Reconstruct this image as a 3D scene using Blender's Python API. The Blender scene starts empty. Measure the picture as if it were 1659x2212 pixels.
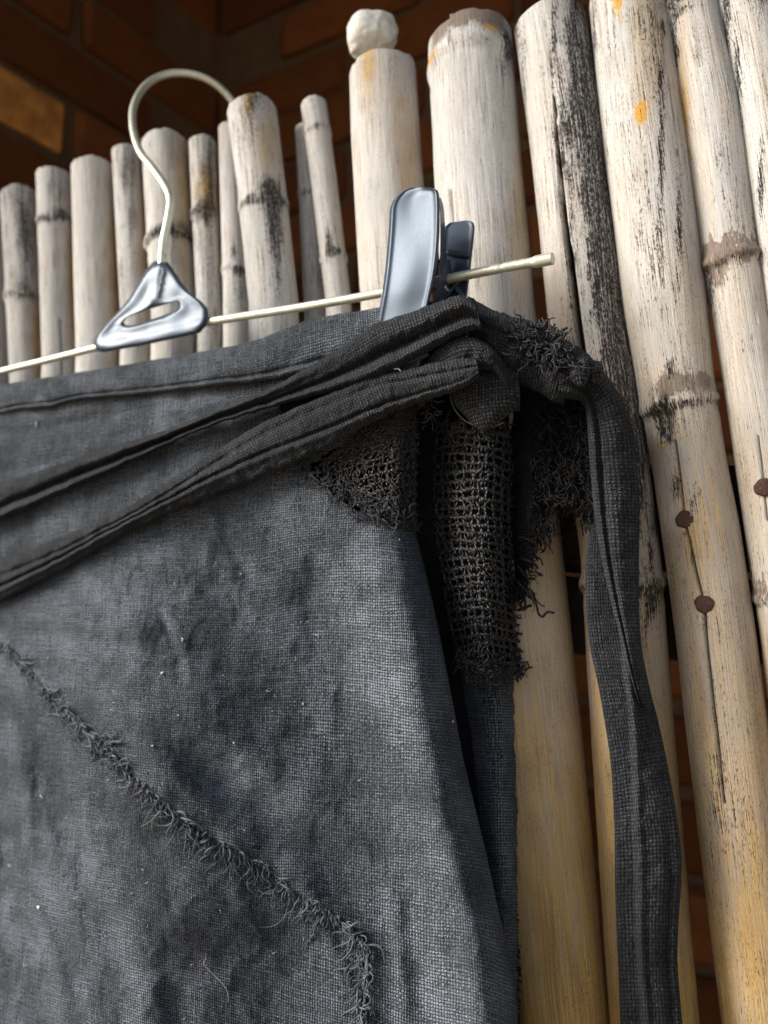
import bpy, math, random
import numpy as np
from mathutils import Vector, Matrix

random.seed(7)
rng = np.random.default_rng(7)
scene = bpy.context.scene
col = scene.collection
R = math.radians

# ------------------------------------------------------------------ camera
PITCH = R(8.0)
CAM = np.array([0.0, 0.0, 1.35])
FPX = 1659.0                      # focal length in photo units (photo is 1659 x 2212 units)
cam_d = bpy.data.cameras.new('camera')
cam = bpy.data.objects.new('camera', cam_d)
col.objects.link(cam)
cam.location = CAM
cam.rotation_euler = (R(90) + PITCH, 0, 0)
cam_d.sensor_fit = 'HORIZONTAL'
cam_d.sensor_width = 36.0
cam_d.lens = 36.0
cam_d.clip_start = 0.01
cam_d.clip_end = 200.0
cam_d.dof.use_dof = True
cam_d.dof.focus_distance = 0.295
cam_d.dof.aperture_fstop = 10.5
scene.camera = cam

# ------------------------------------------------------------------ light
SUN_AZ = R(-83)      # direction the light comes from: behind the camera, to the left
SUN_EL = R(31)
world = bpy.data.worlds.new('World')
scene.world = world
world.use_nodes = True
wn = world.node_tree
bg = wn.nodes['Background']
sky = wn.nodes.new('ShaderNodeTexSky')
sky.sky_type = 'NISHITA'
sky.sun_disc = False
sky.sun_elevation = SUN_EL
sky.sun_rotation = R(180) + SUN_AZ * -1.0
sky.air_density = 1.0
sky.dust_density = 3.0
sky.ozone_density = 1.0
wn.links.new(sky.outputs[0], bg.inputs[0])
bg.inputs[1].default_value = 0.05

sun_d = bpy.data.lights.new('sun', 'SUN')
sun_d.energy = 1.5
sun_d.angle = R(30)
sun_d.color = (1.0, 0.99, 0.975)
sun = bpy.data.objects.new('sun', sun_d)
col.objects.link(sun)
sd_ = Vector((math.sin(SUN_AZ) * math.cos(SUN_EL), -math.cos(SUN_AZ) * math.cos(SUN_EL), math.sin(SUN_EL)))
sun.rotation_euler = sd_.to_track_quat('Z', 'Y').to_euler()
sun.location = (sd_.x * 3, sd_.y * 3, 4)

vs = scene.view_settings
vs.view_transform = 'Standard'
vs.look = 'None'
vs.exposure = 2.3
vs.gamma = 1.0
vs.use_curve_mapping = False
scene.cycles.use_denoising = True
scene.cycles.max_bounces = 6
scene.cycles.diffuse_bounces = 3
scene.cycles.glossy_bounces = 3

# ------------------------------------------------------------------ geometry of the place
FA = R(61.5)                                    # the fence runs away to the left
NF = np.array([math.cos(FA), math.sin(FA), 0])  # fence normal, away from the camera
HF = np.array([math.sin(FA), -math.cos(FA), 0]) # along the fence, to the right
D0 = 0.34                                       # distance of the fence's axis plane
FW = np.array([0, math.cos(PITCH), math.sin(PITCH)])
UP = np.array([0, -math.sin(PITCH), math.cos(PITCH)])
RT = np.array([1.0, 0, 0])


def P(x, y, off):
    """the point of the vertical plane 'off' metres in front of the fence that lies along a sight line"""
    x = np.asarray(x, float); y = np.asarray(y, float); off = np.asarray(off, float)
    a = (x - 829.5) / FPX; b = -(y - 1106.0) / FPX
    d = FW + a[..., None] * RT + b[..., None] * UP
    t = (D0 - off) / (d @ NF)
    return CAM + t[..., None] * d


def depth(x, y, off):
    return float((P(x, y, off) - CAM) @ FW)


# ------------------------------------------------------------------ noise
def _hash(ix, iy, seed):
    n = (ix.astype(np.int64) * 374761393 + iy.astype(np.int64) * 668265263 + seed * 1442695041) & 0x7fffffff
    n = ((n ^ (n >> 13)) * 1274126177) & 0x7fffffff
    n = (n ^ (n >> 16)) & 0xffff
    return n / 65535.0


def vnoise(x, y, seed=0, px=0):
    x = np.asarray(x, float); y = np.asarray(y, float)
    ix = np.floor(x); iy = np.floor(y)
    fx = x - ix; fy = y - iy
    fx = fx * fx * fx * (fx * (fx * 6 - 15) + 10); fy = fy * fy * fy * (fy * (fy * 6 - 15) + 10)
    jx = ix + 1
    if px:
        ix = np.mod(ix, px); jx = np.mod(jx, px)
    a = _hash(ix, iy, seed); b = _hash(jx, iy, seed); c = _hash(ix, iy + 1, seed); d = _hash(jx, iy + 1, seed)
    return (a * (1 - fx) + b * fx) * (1 - fy) + (c * (1 - fx) + d * fx) * fy - 0.5


def fbm(x, y, seed=0, o=4):
    s = 0; a = 1.0; f = 1.0
    for k in range(o):
        s = s + a * vnoise(x * f + 17.3 * k, y * f - 9.1 * k, seed + k)
        a *= 0.5; f *= 2.03
    return s


def smooth01(a, b, x):
    t = np.clip((np.asarray(x, float) - a) / (b - a), 0, 1)
    return t * t * (3 - 2 * t)


def catmull(pts, n):
    p = np.asarray(pts, float)
    p = np.vstack([2 * p[0] - p[1], p, 2 * p[-1] - p[-2]])
    m = len(p) - 3
    t = np.linspace(0, m - 1e-9, n)
    i = np.floor(t).astype(int); f = (t - i)[:, None]
    a, b, c, d = p[i], p[i + 1], p[i + 2], p[i + 3]
    return 0.5 * ((2 * b) + (c - a) * f + (2 * a - 5 * b + 4 * c - d) * f ** 2 + (3 * b - a - 3 * c + d) * f ** 3)


def pdist(x, y, poly):
    """distance to a polyline, its sign (+ on the left when walking down the picture is negative) and the share walked"""
    poly = np.asarray(poly, float)
    best = np.full(x.shape, 1e9); sg = np.zeros(x.shape); tt = np.zeros(x.shape)
    n = len(poly) - 1
    for k in range(n):
        ax, ay = poly[k]; bx, by = poly[k + 1]
        dx, dy = bx - ax, by - ay
        L2 = dx * dx + dy * dy
        t = np.clip(((x - ax) * dx + (y - ay) * dy) / L2, 0, 1)
        ex = x - ax - t * dx; ey = y - ay - t * dy
        d = np.hypot(ex, ey)
        m = d < best
        best = np.where(m, d, best)
        sg = np.where(m, np.sign(dx * ey - dy * ex), sg)
        tt = np.where(m, (k + t) / n, tt)
    return best, sg, tt


def inpoly(x, y, poly):
    poly = np.asarray(poly, float)
    c = np.zeros(x.shape, bool)
    j = len(poly) - 1
    for i in range(len(poly)):
        xi, yi = poly[i]; xj, yj = poly[j]
        if yi != yj:
            m = ((yi > y) != (yj > y)) & (x < (xj - xi) * (y - yi) / (yj - yi) + xi)
            c ^= m
        j = i
    return c


# ------------------------------------------------------------------ mesh helpers
def tag(o, label=None, cat=None, kind=None, group=None):
    if label: o['label'] = label
    if cat: o['category'] = cat
    if kind: o['kind'] = kind
    if group: o['group'] = group
    return o


def empty(name, loc, parent=None):
    o = bpy.data.objects.new(name, None)
    o.empty_display_size = 0.02
    col.objects.link(o)
    o.location = loc
    if parent: o.parent = parent
    return o


def wloc(o):
    v = Vector((0, 0, 0))
    while o is not None:
        v += o.location
        o = o.parent
    return v


def add_mesh(name, v, faces, mat, parent=None, uv=None, attrs=None, smooth=True):
    v = np.asarray(v, float)
    if parent is not None:
        v = v - np.array(wloc(parent))
    me = bpy.data.meshes.new(name)
    if isinstance(faces, np.ndarray):
        nf, k = faces.shape
        me.vertices.add(len(v)); me.vertices.foreach_set('co', v.astype(np.float32).ravel())
        me.loops.add(nf * k); me.loops.foreach_set('vertex_index', faces.astype(np.int32).ravel())
        me.polygons.add(nf)
        me.polygons.foreach_set('loop_start', np.arange(0, nf * k, k, dtype=np.int32))
        me.update(calc_edges=True)
    else:
        me.from_pydata(v.tolist(), [], faces)
    me.validate()
    if uv is not None:
        li = np.zeros(len(me.loops), np.int32)
        me.loops.foreach_get('vertex_index', li)
        l = me.uv_layers.new(name='UVMap')
        l.data.foreach_set('uv', np.asarray(uv, np.float32)[li].ravel())
    for k_, a in (attrs or {}).items():
        at = me.attributes.new(k_, 'FLOAT', 'POINT')
        at.data.foreach_set('value', np.asarray(a, np.float32).ravel())
    if smooth:
        me.polygons.foreach_set('use_smooth', np.ones(len(me.polygons), bool))
    me.materials.append(mat)
    o = bpy.data.objects.new(name, me)
    col.objects.link(o)
    if parent is not None: o.parent = parent
    return o


def grid_faces(nr, nc, closed_c=False, flip=False):
    i = np.arange(nr - 1)[:, None]; j = np.arange(nc if closed_c else nc - 1)[None, :]
    j2 = (j + 1) % nc
    a = i * nc + j; b = i * nc + j2; c = (i + 1) * nc + j2; d = (i + 1) * nc + j
    f = np.stack([a, b, c, d], -1).reshape(-1, 4)
    return f[:, ::-1] if flip else f


def grid_uv(V):
    """arc-length uv in metres for a grid of points nr x nc x 3"""
    dc = np.linalg.norm(np.diff(V, axis=1), axis=2).mean(0)
    dr = np.linalg.norm(np.diff(V, axis=0), axis=2).mean(1)
    u = np.concatenate([[0], np.cumsum(dc)]); w = np.concatenate([[0], np.cumsum(dr)])
    U, W = np.meshgrid(u, w)
    return np.stack([U, W], -1).reshape(-1, 2)


def tubes(strands, sides=6):
    """strands: list of (points, radii); one joined set of arrays"""
    vs_, fs, uvs, base = [], [], [], 0
    an = np.linspace(0, 2 * np.pi, sides, endpoint=False)
    for pts, rad in strands:
        pts = np.asarray(pts, float); n = len(pts)
        rad = np.broadcast_to(np.asarray(rad, float), (n,))
        t = np.gradient(pts, axis=0)
        t /= np.linalg.norm(t, axis=1)[:, None] + 1e-12
        ref = np.array([0.31, 0.87, 0.38])
        e1 = np.cross(t, ref); e1 /= np.linalg.norm(e1, axis=1)[:, None] + 1e-12
        for k in range(1, n):            # carry the frame along
            e = e1[k - 1] - t[k] * (e1[k - 1] @ t[k])
            e1[k] = e / (np.linalg.norm(e) + 1e-12)
        e2 = np.cross(t, e1)
        ring = pts[:, None, :] + rad[:, None, None] * (np.cos(an)[None, :, None] * e1[:, None, :] + np.sin(an)[None, :, None] * e2[:, None, :])
        vs_.append(ring.reshape(-1, 3))
        vs_.append(pts[[0, -1]])
        L = np.concatenate([[0], np.cumsum(np.linalg.norm(np.diff(pts, axis=0), axis=1))])
        uvs.append(np.stack([np.tile(an / (2 * np.pi) * 0.006, n), np.repeat(L, sides)], -1))
        uvs.append(np.array([[0, 0], [0, L[-1]]]))
        fs.append(grid_faces(n, sides, True) + base)
        c0 = base + n * sides
        k = np.arange(sides); k2 = (k + 1) % sides
        fs.append(np.stack([np.full(sides, c0), k2 + base, k + base, k + base], -1)[:, :4])
        o = base + (n - 1) * sides
        fs.append(np.stack([np.full(sides, c0 + 1), k + o, k2 + o, k2 + o], -1))
        base += n * sides + 2
    V = np.concatenate(vs_); F = np.concatenate(fs); U = np.concatenate(uvs)
    return V, F, U


def tube_obj(name, strands, mat, parent, sides=6):
    V, F, U = tubes(strands, sides)
    quads = [tuple(f) if f[2] != f[3] else tuple(f[:3]) for f in F.tolist()]
    return add_mesh(name, V, quads, mat, parent, U)


# ------------------------------------------------------------------ material helpers
class G:
    def __init__(self, name):
        self.m = bpy.data.materials.new(name)
        self.m.use_nodes = True
        self.t = self.m.node_tree
        self.bsdf = self.t.nodes['Principled BSDF']

    def n(self, typ, ins=None, out=0, **props):
        nd = self.t.nodes.new('ShaderNode' + typ)
        for k, v in props.items(): setattr(nd, k, v)
        for k, v in (ins or {}).items(): self.set(nd.inputs[k], v)
        return nd.outputs[out]

    def set(self, sock, v):
        if isinstance(v, bpy.types.NodeSocket): self.t.links.new(v, sock)
        elif isinstance(v, (tuple, list)) and len(v) == 3 and sock.type == 'RGBA': sock.default_value = (*v, 1)
        else: sock.default_value = v

    def m_(self, op, a, b=0.0, c=0.0, clamp=False):
        return self.n('Math', {0: a, 1: b, 2: c}, operation=op, use_clamp=clamp)

    def mix(self, f, a, b, typ='MIX'):
        nd = self.t.nodes.new('ShaderNodeMix'); nd.data_type = 'RGBA'; nd.blend_type = typ
        self.set(nd.inputs[0], f); self.set(nd.inputs[6], a); self.set(nd.inputs[7], b)
        return nd.outputs[2]

    def ramp(self, x, a, b):
        return self.n('MapRange', {0: x, 1: a, 2: b, 3: 0.0, 4: 1.0}, clamp=True, interpolation_type='SMOOTHSTEP')

    def scale(self, v, s):
        return self.n('VectorMath', {0: v, 1: s}, operation='MULTIPLY')

    def noise(self, v, scale=1.0, detail=3.0, rough=0.55, out=0):
        return self.n('TexNoise', {'Vector': v, 'Scale': scale, 'Detail': detail, 'Roughness': rough}, out=out)

    def attr(self, name, out='Fac', typ='GEOMETRY'):
        return self.n('Attribute', out=out, attribute_name=name, attribute_type=typ)

    def done(self, **kw):
        for k, v in kw.items(): self.set(self.bsdf.inputs[k.replace('_', ' ')], v)
        return self.m

    def bump(self, h, dist, strength=1.0):
        return self.n('Bump', {'Height': h, 'Distance': dist, 'Strength': strength})


def cloth_mat(name, base=(0.0035, 0.004, 0.0047), hi=(0.185, 0.213, 0.246), pitch=0.00120, sheen=0.10, weave=1.0):
    g = G(name)
    uv = g.n('UVMap')
    # threads wander a little
    w = g.noise(uv, 130.0, 2.0, 0.5, out=1)
    w = g.n('VectorMath', {0: w, 1: (0.5, 0.5, 0.5)}, operation='SUBTRACT')
    w = g.scale(w, (0.0011, 0.0011, 0))
    uvw = g.n('VectorMath', {0: uv, 1: w}, operation='ADD')
    sp = g.t.nodes.new('ShaderNodeSeparateXYZ'); g.t.links.new(uvw, sp.inputs[0])
    k = math.pi / pitch
    su = g.m_('SINE', g.m_('MULTIPLY', sp.outputs[0], k))
    sv = g.m_('SINE', g.m_('MULTIPLY', sp.outputs[1], k))
    chk = g.m_('GREATER_THAN', g.m_('MULTIPLY', su, sv), 0.0)
    au = g.m_('ABSOLUTE', su); av = g.m_('ABSOLUTE', sv)
    hw = g.m_('MULTIPLY', g.m_('POWER', au, 1.3), g.m_('POWER', av, 0.5))
    hf = g.m_('MULTIPLY', g.m_('POWER', av, 1.3), g.m_('POWER', au, 0.5))
    h = g.n('Mix', {0: chk, 2: hw, 3: hf}, data_type='FLOAT')
    # slubs: every thread has thick and thin stretches
    s1 = g.noise(g.scale(uvw, (1 / pitch, 90.0, 1)), 1.0, 2.0)
    s2 = g.noise(g.scale(uvw, (90.0, 1 / pitch, 1)), 1.0, 2.0)
    slub = g.n('Mix', {0: chk, 2: s1, 3: s2}, data_type='FLOAT')
    fuzz = g.noise(uv, 2600.0, 3.0, 0.7)
    hh = g.m_('MULTIPLY', h, g.m_('ADD', g.m_('MULTIPLY', slub, 3.6), -0.85))
    blot = g.noise(uv, 45.0, 4.0, 0.6)
    wear = g.noise(uv, 800.0, 3.0, 0.7)
    f = g.m_('MULTIPLY', hh, g.m_('ADD', g.m_('MULTIPLY', g.ramp(blot, 0.3, 0.75), 0.7), 0.45))
    fade = g.noise(uv, 13.0, 3.0, 0.6)
    f = g.m_('MULTIPLY', f, g.m_('ADD', g.m_('MULTIPLY', g.ramp(fade, 0.35, 0.65), 0.6), 0.7))
    f = g.m_('ADD', f, g.m_('MULTIPLY', g.m_('SUBTRACT', fuzz, 0.5), 0.7))
    f = g.m_('ADD', f, g.m_('MULTIPLY', g.m_('SUBTRACT', wear, 0.5), 1.1), clamp=True)
    f = g.m_('POWER', f, 1.25)
    c = g.mix(f, base, hi)
    bh = g.m_('ADD', hh, g.m_('MULTIPLY', fuzz, 0.5))
    bh = g.m_('ADD', bh, g.m_('MULTIPLY', wear, 0.9))
    nb = g.bump(bh, 0.0006 * weave, 1.0)
    cr = g.noise(uv, 120.0, 4.0, 0.6)
    g.t.links.new(nb, g.t.nodes.new('NodeReroute').inputs[0])
    nb2 = g.n('Bump', {'Height': cr, 'Distance': 0.0022, 'Strength': 0.7, 'Normal': nb})
    return g.done(Base_Color=c, Roughness=0.92, Normal=nb2, Sheen_Weight=sheen, Sheen_Roughness=0.5,
                  Sheen_Tint=(0.8, 0.9, 1.0), Specular_IOR_Level=0.15)


def yarn_mat(name, base, hi, spec=0.2, rough=0.75):
    g = G(name)
    uv = g.n('UVMap')
    sp = g.t.nodes.new('ShaderNodeSeparateXYZ'); g.t.links.new(uv, sp.inputs[0])
    tw = g.m_('SINE', g.m_('ADD', g.m_('MULTIPLY', sp.outputs[0], 2 * math.pi / 0.002), g.m_('MULTIPLY', sp.outputs[1], 2 * math.pi / 0.0013)))
    n = g.noise(uv, 1500.0, 2.0)
    f = g.m_('ADD', g.m_('MULTIPLY', tw, 0.3), n, clamp=True)
    return g.done(Base_Color=g.mix(f, base, hi), Roughness=rough, Specular_IOR_Level=spec,
                  Normal=g.bump(f, 0.0002, 0.8))


def pole_mat():
    g = G('weathered_bamboo')
    uv = g.n('UVMap')
    rnd = g.n('ObjectInfo', out='Random')
    off = g.n('CombineXYZ', {0: g.m_('MULTIPLY', rnd, 7.0), 1: g.m_('MULTIPLY', rnd, 13.0), 2: 0.0})
    v = g.n('VectorMath', {0: uv, 1: off}, operation='ADD')
    tan = g.attr('tan'); mold = g.attr('mold'); orange = g.attr('orange'); scar = g.attr('scar'); crack = g.attr('crack')
    streak = g.noise(g.scale(v, (900, 18, 1)), 1.0, 5.0, 0.65)
    streak2 = g.noise(g.scale(v, (2600, 60, 1)), 1.0, 3.0, 0.6)
    patch = g.noise(g.scale(v, (60, 22, 1)), 1.0, 5.0, 0.6)
    fine = g.noise(g.scale(v, (2300, 900, 1)), 1.0, 4.0, 0.75)
    speck = g.noise(g.scale(v, (1500, 420, 1)), 1.0, 3.0, 0.7)
    pale = g.mix(g.ramp(patch, 0.35, 0.7), (0.55, 0.53, 0.49), (0.79, 0.78, 0.755))
    strw = g.mix(g.ramp(streak, 0.32, 0.72), (0.32, 0.155, 0.024), (0.74, 0.49, 0.145))
    tf = g.m_('ADD', tan, g.m_('MULTIPLY', g.m_('SUBTRACT', streak, 0.5), g.m_('ADD', g.m_('MULTIPLY', tan, 1.6), 0.3)))
    tf = g.m_('ADD', tf, g.m_('MULTIPLY', g.m_('SUBTRACT', patch, 0.55), 0.9), clamp=True)
    c = g.mix(tf, pale, strw)
    # grain: grey fibres that run along the cane
    gr = g.m_('MULTIPLY', g.ramp(streak2, 0.46, 0.70), 0.45)
    c = g.mix(gr, c, (0.27, 0.235, 0.19))
    # grey weathering film
    gf = g.m_('MULTIPLY', g.ramp(g.m_('ADD', patch, g.m_('MULTIPLY', g.m_('SUBTRACT', streak, 0.5), 1.2)), 0.54, 0.74), g.m_('MULTIPLY', g.m_('SUBTRACT', 1.25, tan, 0.0, True), 0.40))
    c = g.mix(gf, c, (0.29, 0.28, 0.27))
    c = g.mix(g.m_('MULTIPLY', g.ramp(streak, 0.47, 0.66), g.m_('MULTIPLY', g.ramp(patch, 0.40, 0.62), 0.5)), c, (0.33, 0.275, 0.21))
    # pepper of tiny dark pits
    c = g.mix(g.m_('MULTIPLY', g.ramp(g.m_('ADD', fine, g.m_('MULTIPLY', g.m_('SUBTRACT', patch, 0.5), 0.5)), 0.53, 0.66), 0.45), c, (0.15, 0.115, 0.08))
    # mould: speckles and fibres that close up to black
    mv = g.m_('ADD', g.m_('MULTIPLY', mold, 0.85), g.m_('MULTIPLY', g.m_('SUBTRACT', speck, 0.5), 1.9))
    mv = g.m_('ADD', mv, g.m_('MULTIPLY', g.m_('SUBTRACT', streak2, 0.5), 1.9))
    mv = g.m_('ADD', mv, g.m_('MULTIPLY', g.m_('SUBTRACT', streak, 0.5), 1.3))
    mv = g.m_('ADD', mv, g.m_('MULTIPLY', g.m_('SUBTRACT', fine, 0.5), 1.2))
    mf = g.m_('MULTIPLY', g.ramp(mv, 0.26, 0.84), 0.95)
    # long hairline streaks of grime
    hair = g.noise(g.scale(v, (1700, 7, 1)), 1.0, 3.0, 0.6)
    hf_ = g.m_('MULTIPLY', g.ramp(hair, 0.57, 0.70), g.m_('MULTIPLY', g.ramp(patch, 0.36, 0.6), 0.6))
    c = g.mix(hf_, c, (0.10, 0.085, 0.07))
    sf = g.m_('MULTIPLY', g.ramp(g.m_('ADD', scar, g.m_('MULTIPLY', g.m_('SUBTRACT', speck, 0.5), 1.4)), 0.3, 0.65), 0.9)
    c = g.mix(sf, c, g.mix(g.ramp(streak2, 0.35, 0.7), (0.11, 0.07, 0.05), (0.32, 0.25, 0.19)))
    of = g.ramp(g.m_('ADD', orange, g.m_('MULTIPLY', g.m_('SUBTRACT', speck, 0.5), 1.6)), 0.3, 0.9)
    c = g.mix(of, c, (0.62, 0.34, 0.05))
    c = g.mix(mf, c, (0.016, 0.015, 0.016))
    c = g.mix(crack, c, (0.03, 0.02, 0.013))
    h = g.m_('ADD', g.m_('MULTIPLY', streak2, 0.6), g.m_('ADD', g.m_('MULTIPLY', streak, 0.8), g.m_('MULTIPLY', fine, 0.5)))
    h = g.m_('SUBTRACT', h, g.m_('MULTIPLY', mf, 0.3))
    return g.done(Base_Color=c, Roughness=0.62, Specular_IOR_Level=g.m_('MULTIPLY', g.m_('SUBTRACT', 1.0, mf), 0.3), Normal=g.bump(h, 0.0011, 0.9))


M_CLOTH = cloth_mat('charcoal_cloth')
M_STRAP = cloth_mat('black_strap_cloth', (0.003, 0.0031, 0.0034), (0.058, 0.060, 0.065), pitch=0.00140, sheen=0.06, weave=1.2)
M_DARK = cloth_mat('black_cloth_and_shade', (0.003, 0.003, 0.003), (0.016, 0.016, 0.0165), sheen=0.0)  # dark cloth, also painted shadow in the fold gap and between the ties
M_YARN = yarn_mat('black_yarn', (0.003, 0.0029, 0.0028), (0.026, 0.0245, 0.0235), spec=0.5, rough=0.45)
M_FRAY = yarn_mat('frayed_thread', (0.020, 0.022, 0.024), (0.16, 0.178, 0.20), spec=0.2, rough=0.8)
M_FRAYD = yarn_mat('dark_frayed_thread', (0.006, 0.006, 0.0065), (0.06, 0.062, 0.066), spec=0.2, rough=0.8)
M_BLACK = yarn_mat('black_thread', (0.004, 0.004, 0.004), (0.012, 0.012, 0.012))
M_LINT = G('pale_lint').done(Base_Color=(0.7, 0.68, 0.62), Roughness=0.9)
M_PINK = G('pink_lint').done(Base_Color=(0.45, 0.28, 0.30), Roughness=0.9)
M_POLE = pole_mat()

g = G('black_plastic')
pn = g.noise(g.n('TexCoord', out='Object'), 70.0, 1.0)
pf = g.noise(g.n('TexCoord', out='Object'), 900.0, 3.0, 0.7)
sc_ = g.noise(g.scale(g.n('TexCoord', out='Object'), (2500, 2500, 120)), 1.0, 2.0)
M_PLASTIC = g.done(Base_Color=(0.035, 0.048, 0.068), Specular_IOR_Level=0.30, Specular_Tint=(0.70, 0.85, 1.0),
                   Roughness=g.m_('ADD', 0.33, g.m_('MULTIPLY', g.ramp(pf, 0.5, 0.75), 0.08)),
                   Normal=g.bump(g.m_('ADD', pn, g.m_('MULTIPLY', sc_, 0.02)), 0.0003, 0.3),
                   Coat_Weight=0.0)

g = G('galvanised_wire')
wn_ = g.noise(g.n('TexCoord', out='Object'), 260.0, 4.0, 0.6)
ws = g.noise(g.n('TexCoord', out='Object'), 110.0, 4.0, 0.7)
M_WIRE = g.done(Base_Color=g.mix(g.m_('MULTIPLY', g.ramp(ws, 0.60, 0.72), 0.8), g.mix(wn_, (0.56, 0.56, 0.40), (0.74, 0.75, 0.64)), (0.20, 0.18, 0.14)),
                Metallic=0.55, Roughness=0.38, Normal=g.bump(wn_, 0.0005, 0.6))

g = G('rusty_iron')
rn = g.noise(g.n('TexCoord', out='Object'), 900.0, 4.0, 0.7)
M_RUST = g.done(Base_Color=g.mix(rn, (0.025, 0.010, 0.008), (0.10, 0.042, 0.026)), Metallic=0.2, Roughness=0.7, Normal=g.bump(rn, 0.0006, 1.0))

g = G('old_brick')
oc = g.n('TexCoord', out='Object')
rr = g.n('ObjectInfo', out='Random')
bn = g.noise(oc, 25.0, 5.0, 0.65)
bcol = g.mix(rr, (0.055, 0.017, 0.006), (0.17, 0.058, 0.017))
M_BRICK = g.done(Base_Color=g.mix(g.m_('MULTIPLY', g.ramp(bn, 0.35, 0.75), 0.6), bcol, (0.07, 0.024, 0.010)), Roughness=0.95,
                 Specular_IOR_Level=0.1, Normal=g.bump(bn, 0.006, 0.8))
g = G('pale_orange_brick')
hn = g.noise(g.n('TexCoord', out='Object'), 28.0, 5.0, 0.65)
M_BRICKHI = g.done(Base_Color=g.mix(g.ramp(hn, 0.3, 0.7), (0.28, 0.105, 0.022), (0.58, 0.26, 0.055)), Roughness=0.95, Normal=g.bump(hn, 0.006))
g = G('earth_mortar')
mn_ = g.noise(g.n('TexCoord', out='Object'), 30.0, 5.0, 0.65)
M_MORTAR = g.done(Base_Color=g.mix(mn_, (0.06, 0.030, 0.013), (0.11, 0.06, 0.026)), Roughness=1.0, Normal=g.bump(mn_, 0.01))
g = G('shade_dark_rail_wood')
rw = g.noise(g.scale(g.n('TexCoord', out='Object'), (8, 60, 120)), 1.0, 5.0, 0.6)
M_RAIL = g.done(Base_Color=g.mix(rw, (0.012, 0.008, 0.006), (0.05, 0.032, 0.02)), Roughness=0.9, Normal=g.bump(rw, 0.002))  # shadow behind the canes is put into this dark brown
g = G('pale_stone')
sn = g.noise(g.n('TexCoord', out='Object'), 160.0, 5.0, 0.65)
sn2 = g.noise(g.n('TexCoord', out='Object'), 50.0, 4.0, 0.6)
M_STONE = g.done(Base_Color=g.mix(g.ramp(sn, 0.35, 0.7), g.mix(g.ramp(sn2, 0.4, 0.65), (0.50, 0.48, 0.40), (0.62, 0.61, 0.55)), (0.70, 0.69, 0.64)), Roughness=0.85,
                 Normal=g.bump(sn, 0.0012, 0.8))
g = G('dusty_earth')
gn = g.noise(g.n('TexCoord', out='Object'), 6.0, 5.0)
M_EARTH = g.done(Base_Color=g.mix(gn, (0.20, 0.15, 0.10), (0.32, 0.25, 0.18)), Roughness=1.0)
g = G('shade_roof_boards')
bn_ = g.noise(g.n('TexCoord', out='Object'), 12.0, 4.0)
M_SHADE_ROOF = g.done(Base_Color=g.mix(bn_, (0.05, 0.035, 0.025), (0.10, 0.075, 0.05)), Roughness=0.95)

# ------------------------------------------------------------------ setting: ground, added shade roof, brick walls
def box_arrays(c, e1, e2, e3):
    c = np.asarray(c, float)
    v = [c + a * e1 + b * e2 + d * e3 for a in (-1, 1) for b in (-1, 1) for d in (-1, 1)]
    f = [(0, 1, 3, 2), (4, 6, 7, 5), (0, 4, 5, 1), (2, 3, 7, 6), (0, 2, 6, 4), (1, 5, 7, 3)]
    return np.array(v), f


o = add_mesh('ground', [(-60, -60, 0), (60, -60, 0), (60, 60, 0), (-60, 60, 0)], [(0, 1, 2, 3)], M_EARTH, smooth=False)
tag(o, kind='structure')

CORNER = np.array([-0.237, 1.0, 0])
WL = np.array([-math.sin(R(35)), -math.cos(R(35)), 0])      # along the left wall, towards the viewer
WR = HF.copy()                                              # along the back wall, to the right
ZC = 1.35 + 1.02
# unseen roof, added to keep the recess behind the fence dark
ra = CORNER + WL * 1.6; rb = CORNER - NF * 0.0 + WR * 2.6
va, fa = [], []
quad = [CORNER + NF * 0.15 - WR * 0.15, rb + NF * 0.15, rb - NF * 1.15, CORNER - NF * 1.15 - WR * 0.95, CORNER - WR * 0.95 + NF * 0.15]
top = [q + np.array([0, 0, ZC]) for q in quad] + [q + np.array([0, 0, ZC + 0.05]) for q in quad]
fs = [(0, 1, 2, 3, 4), (9, 8, 7, 6, 5)] + [(i, (i + 1) % 5, (i + 1) % 5 + 5, i + 5) for i in range(5)]
tag(add_mesh('shade_roof', top, fs, M_SHADE_ROOF, smooth=False), kind='structure')


def brick_mesh(name, seed):
    rs = np.random.default_rng(seed)
    import bmesh
    bm = bmesh.new()
    bmesh.ops.create_cube(bm, size=1.0)
    bmesh.ops.scale(bm, vec=(0.212, 0.09, 0.064), verts=bm.verts)
    bmesh.ops.bevel(bm, geom=list(bm.edges), offset=0.006, segments=1, affect='EDGES')
    for v in bm.verts: v.co += Vector(rs.normal(0, 0.0015, 3))
    me = bpy.data.meshes.new(name); bm.to_mesh(me); bm.free()
    return me


bricks = [brick_mesh('brick', s) for s in range(4)]
for b_ in bricks: b_.materials.append(M_BRICK)
brick_hi = brick_mesh('brick', 9); brick_hi.materials.append(M_BRICKHI)


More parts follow.
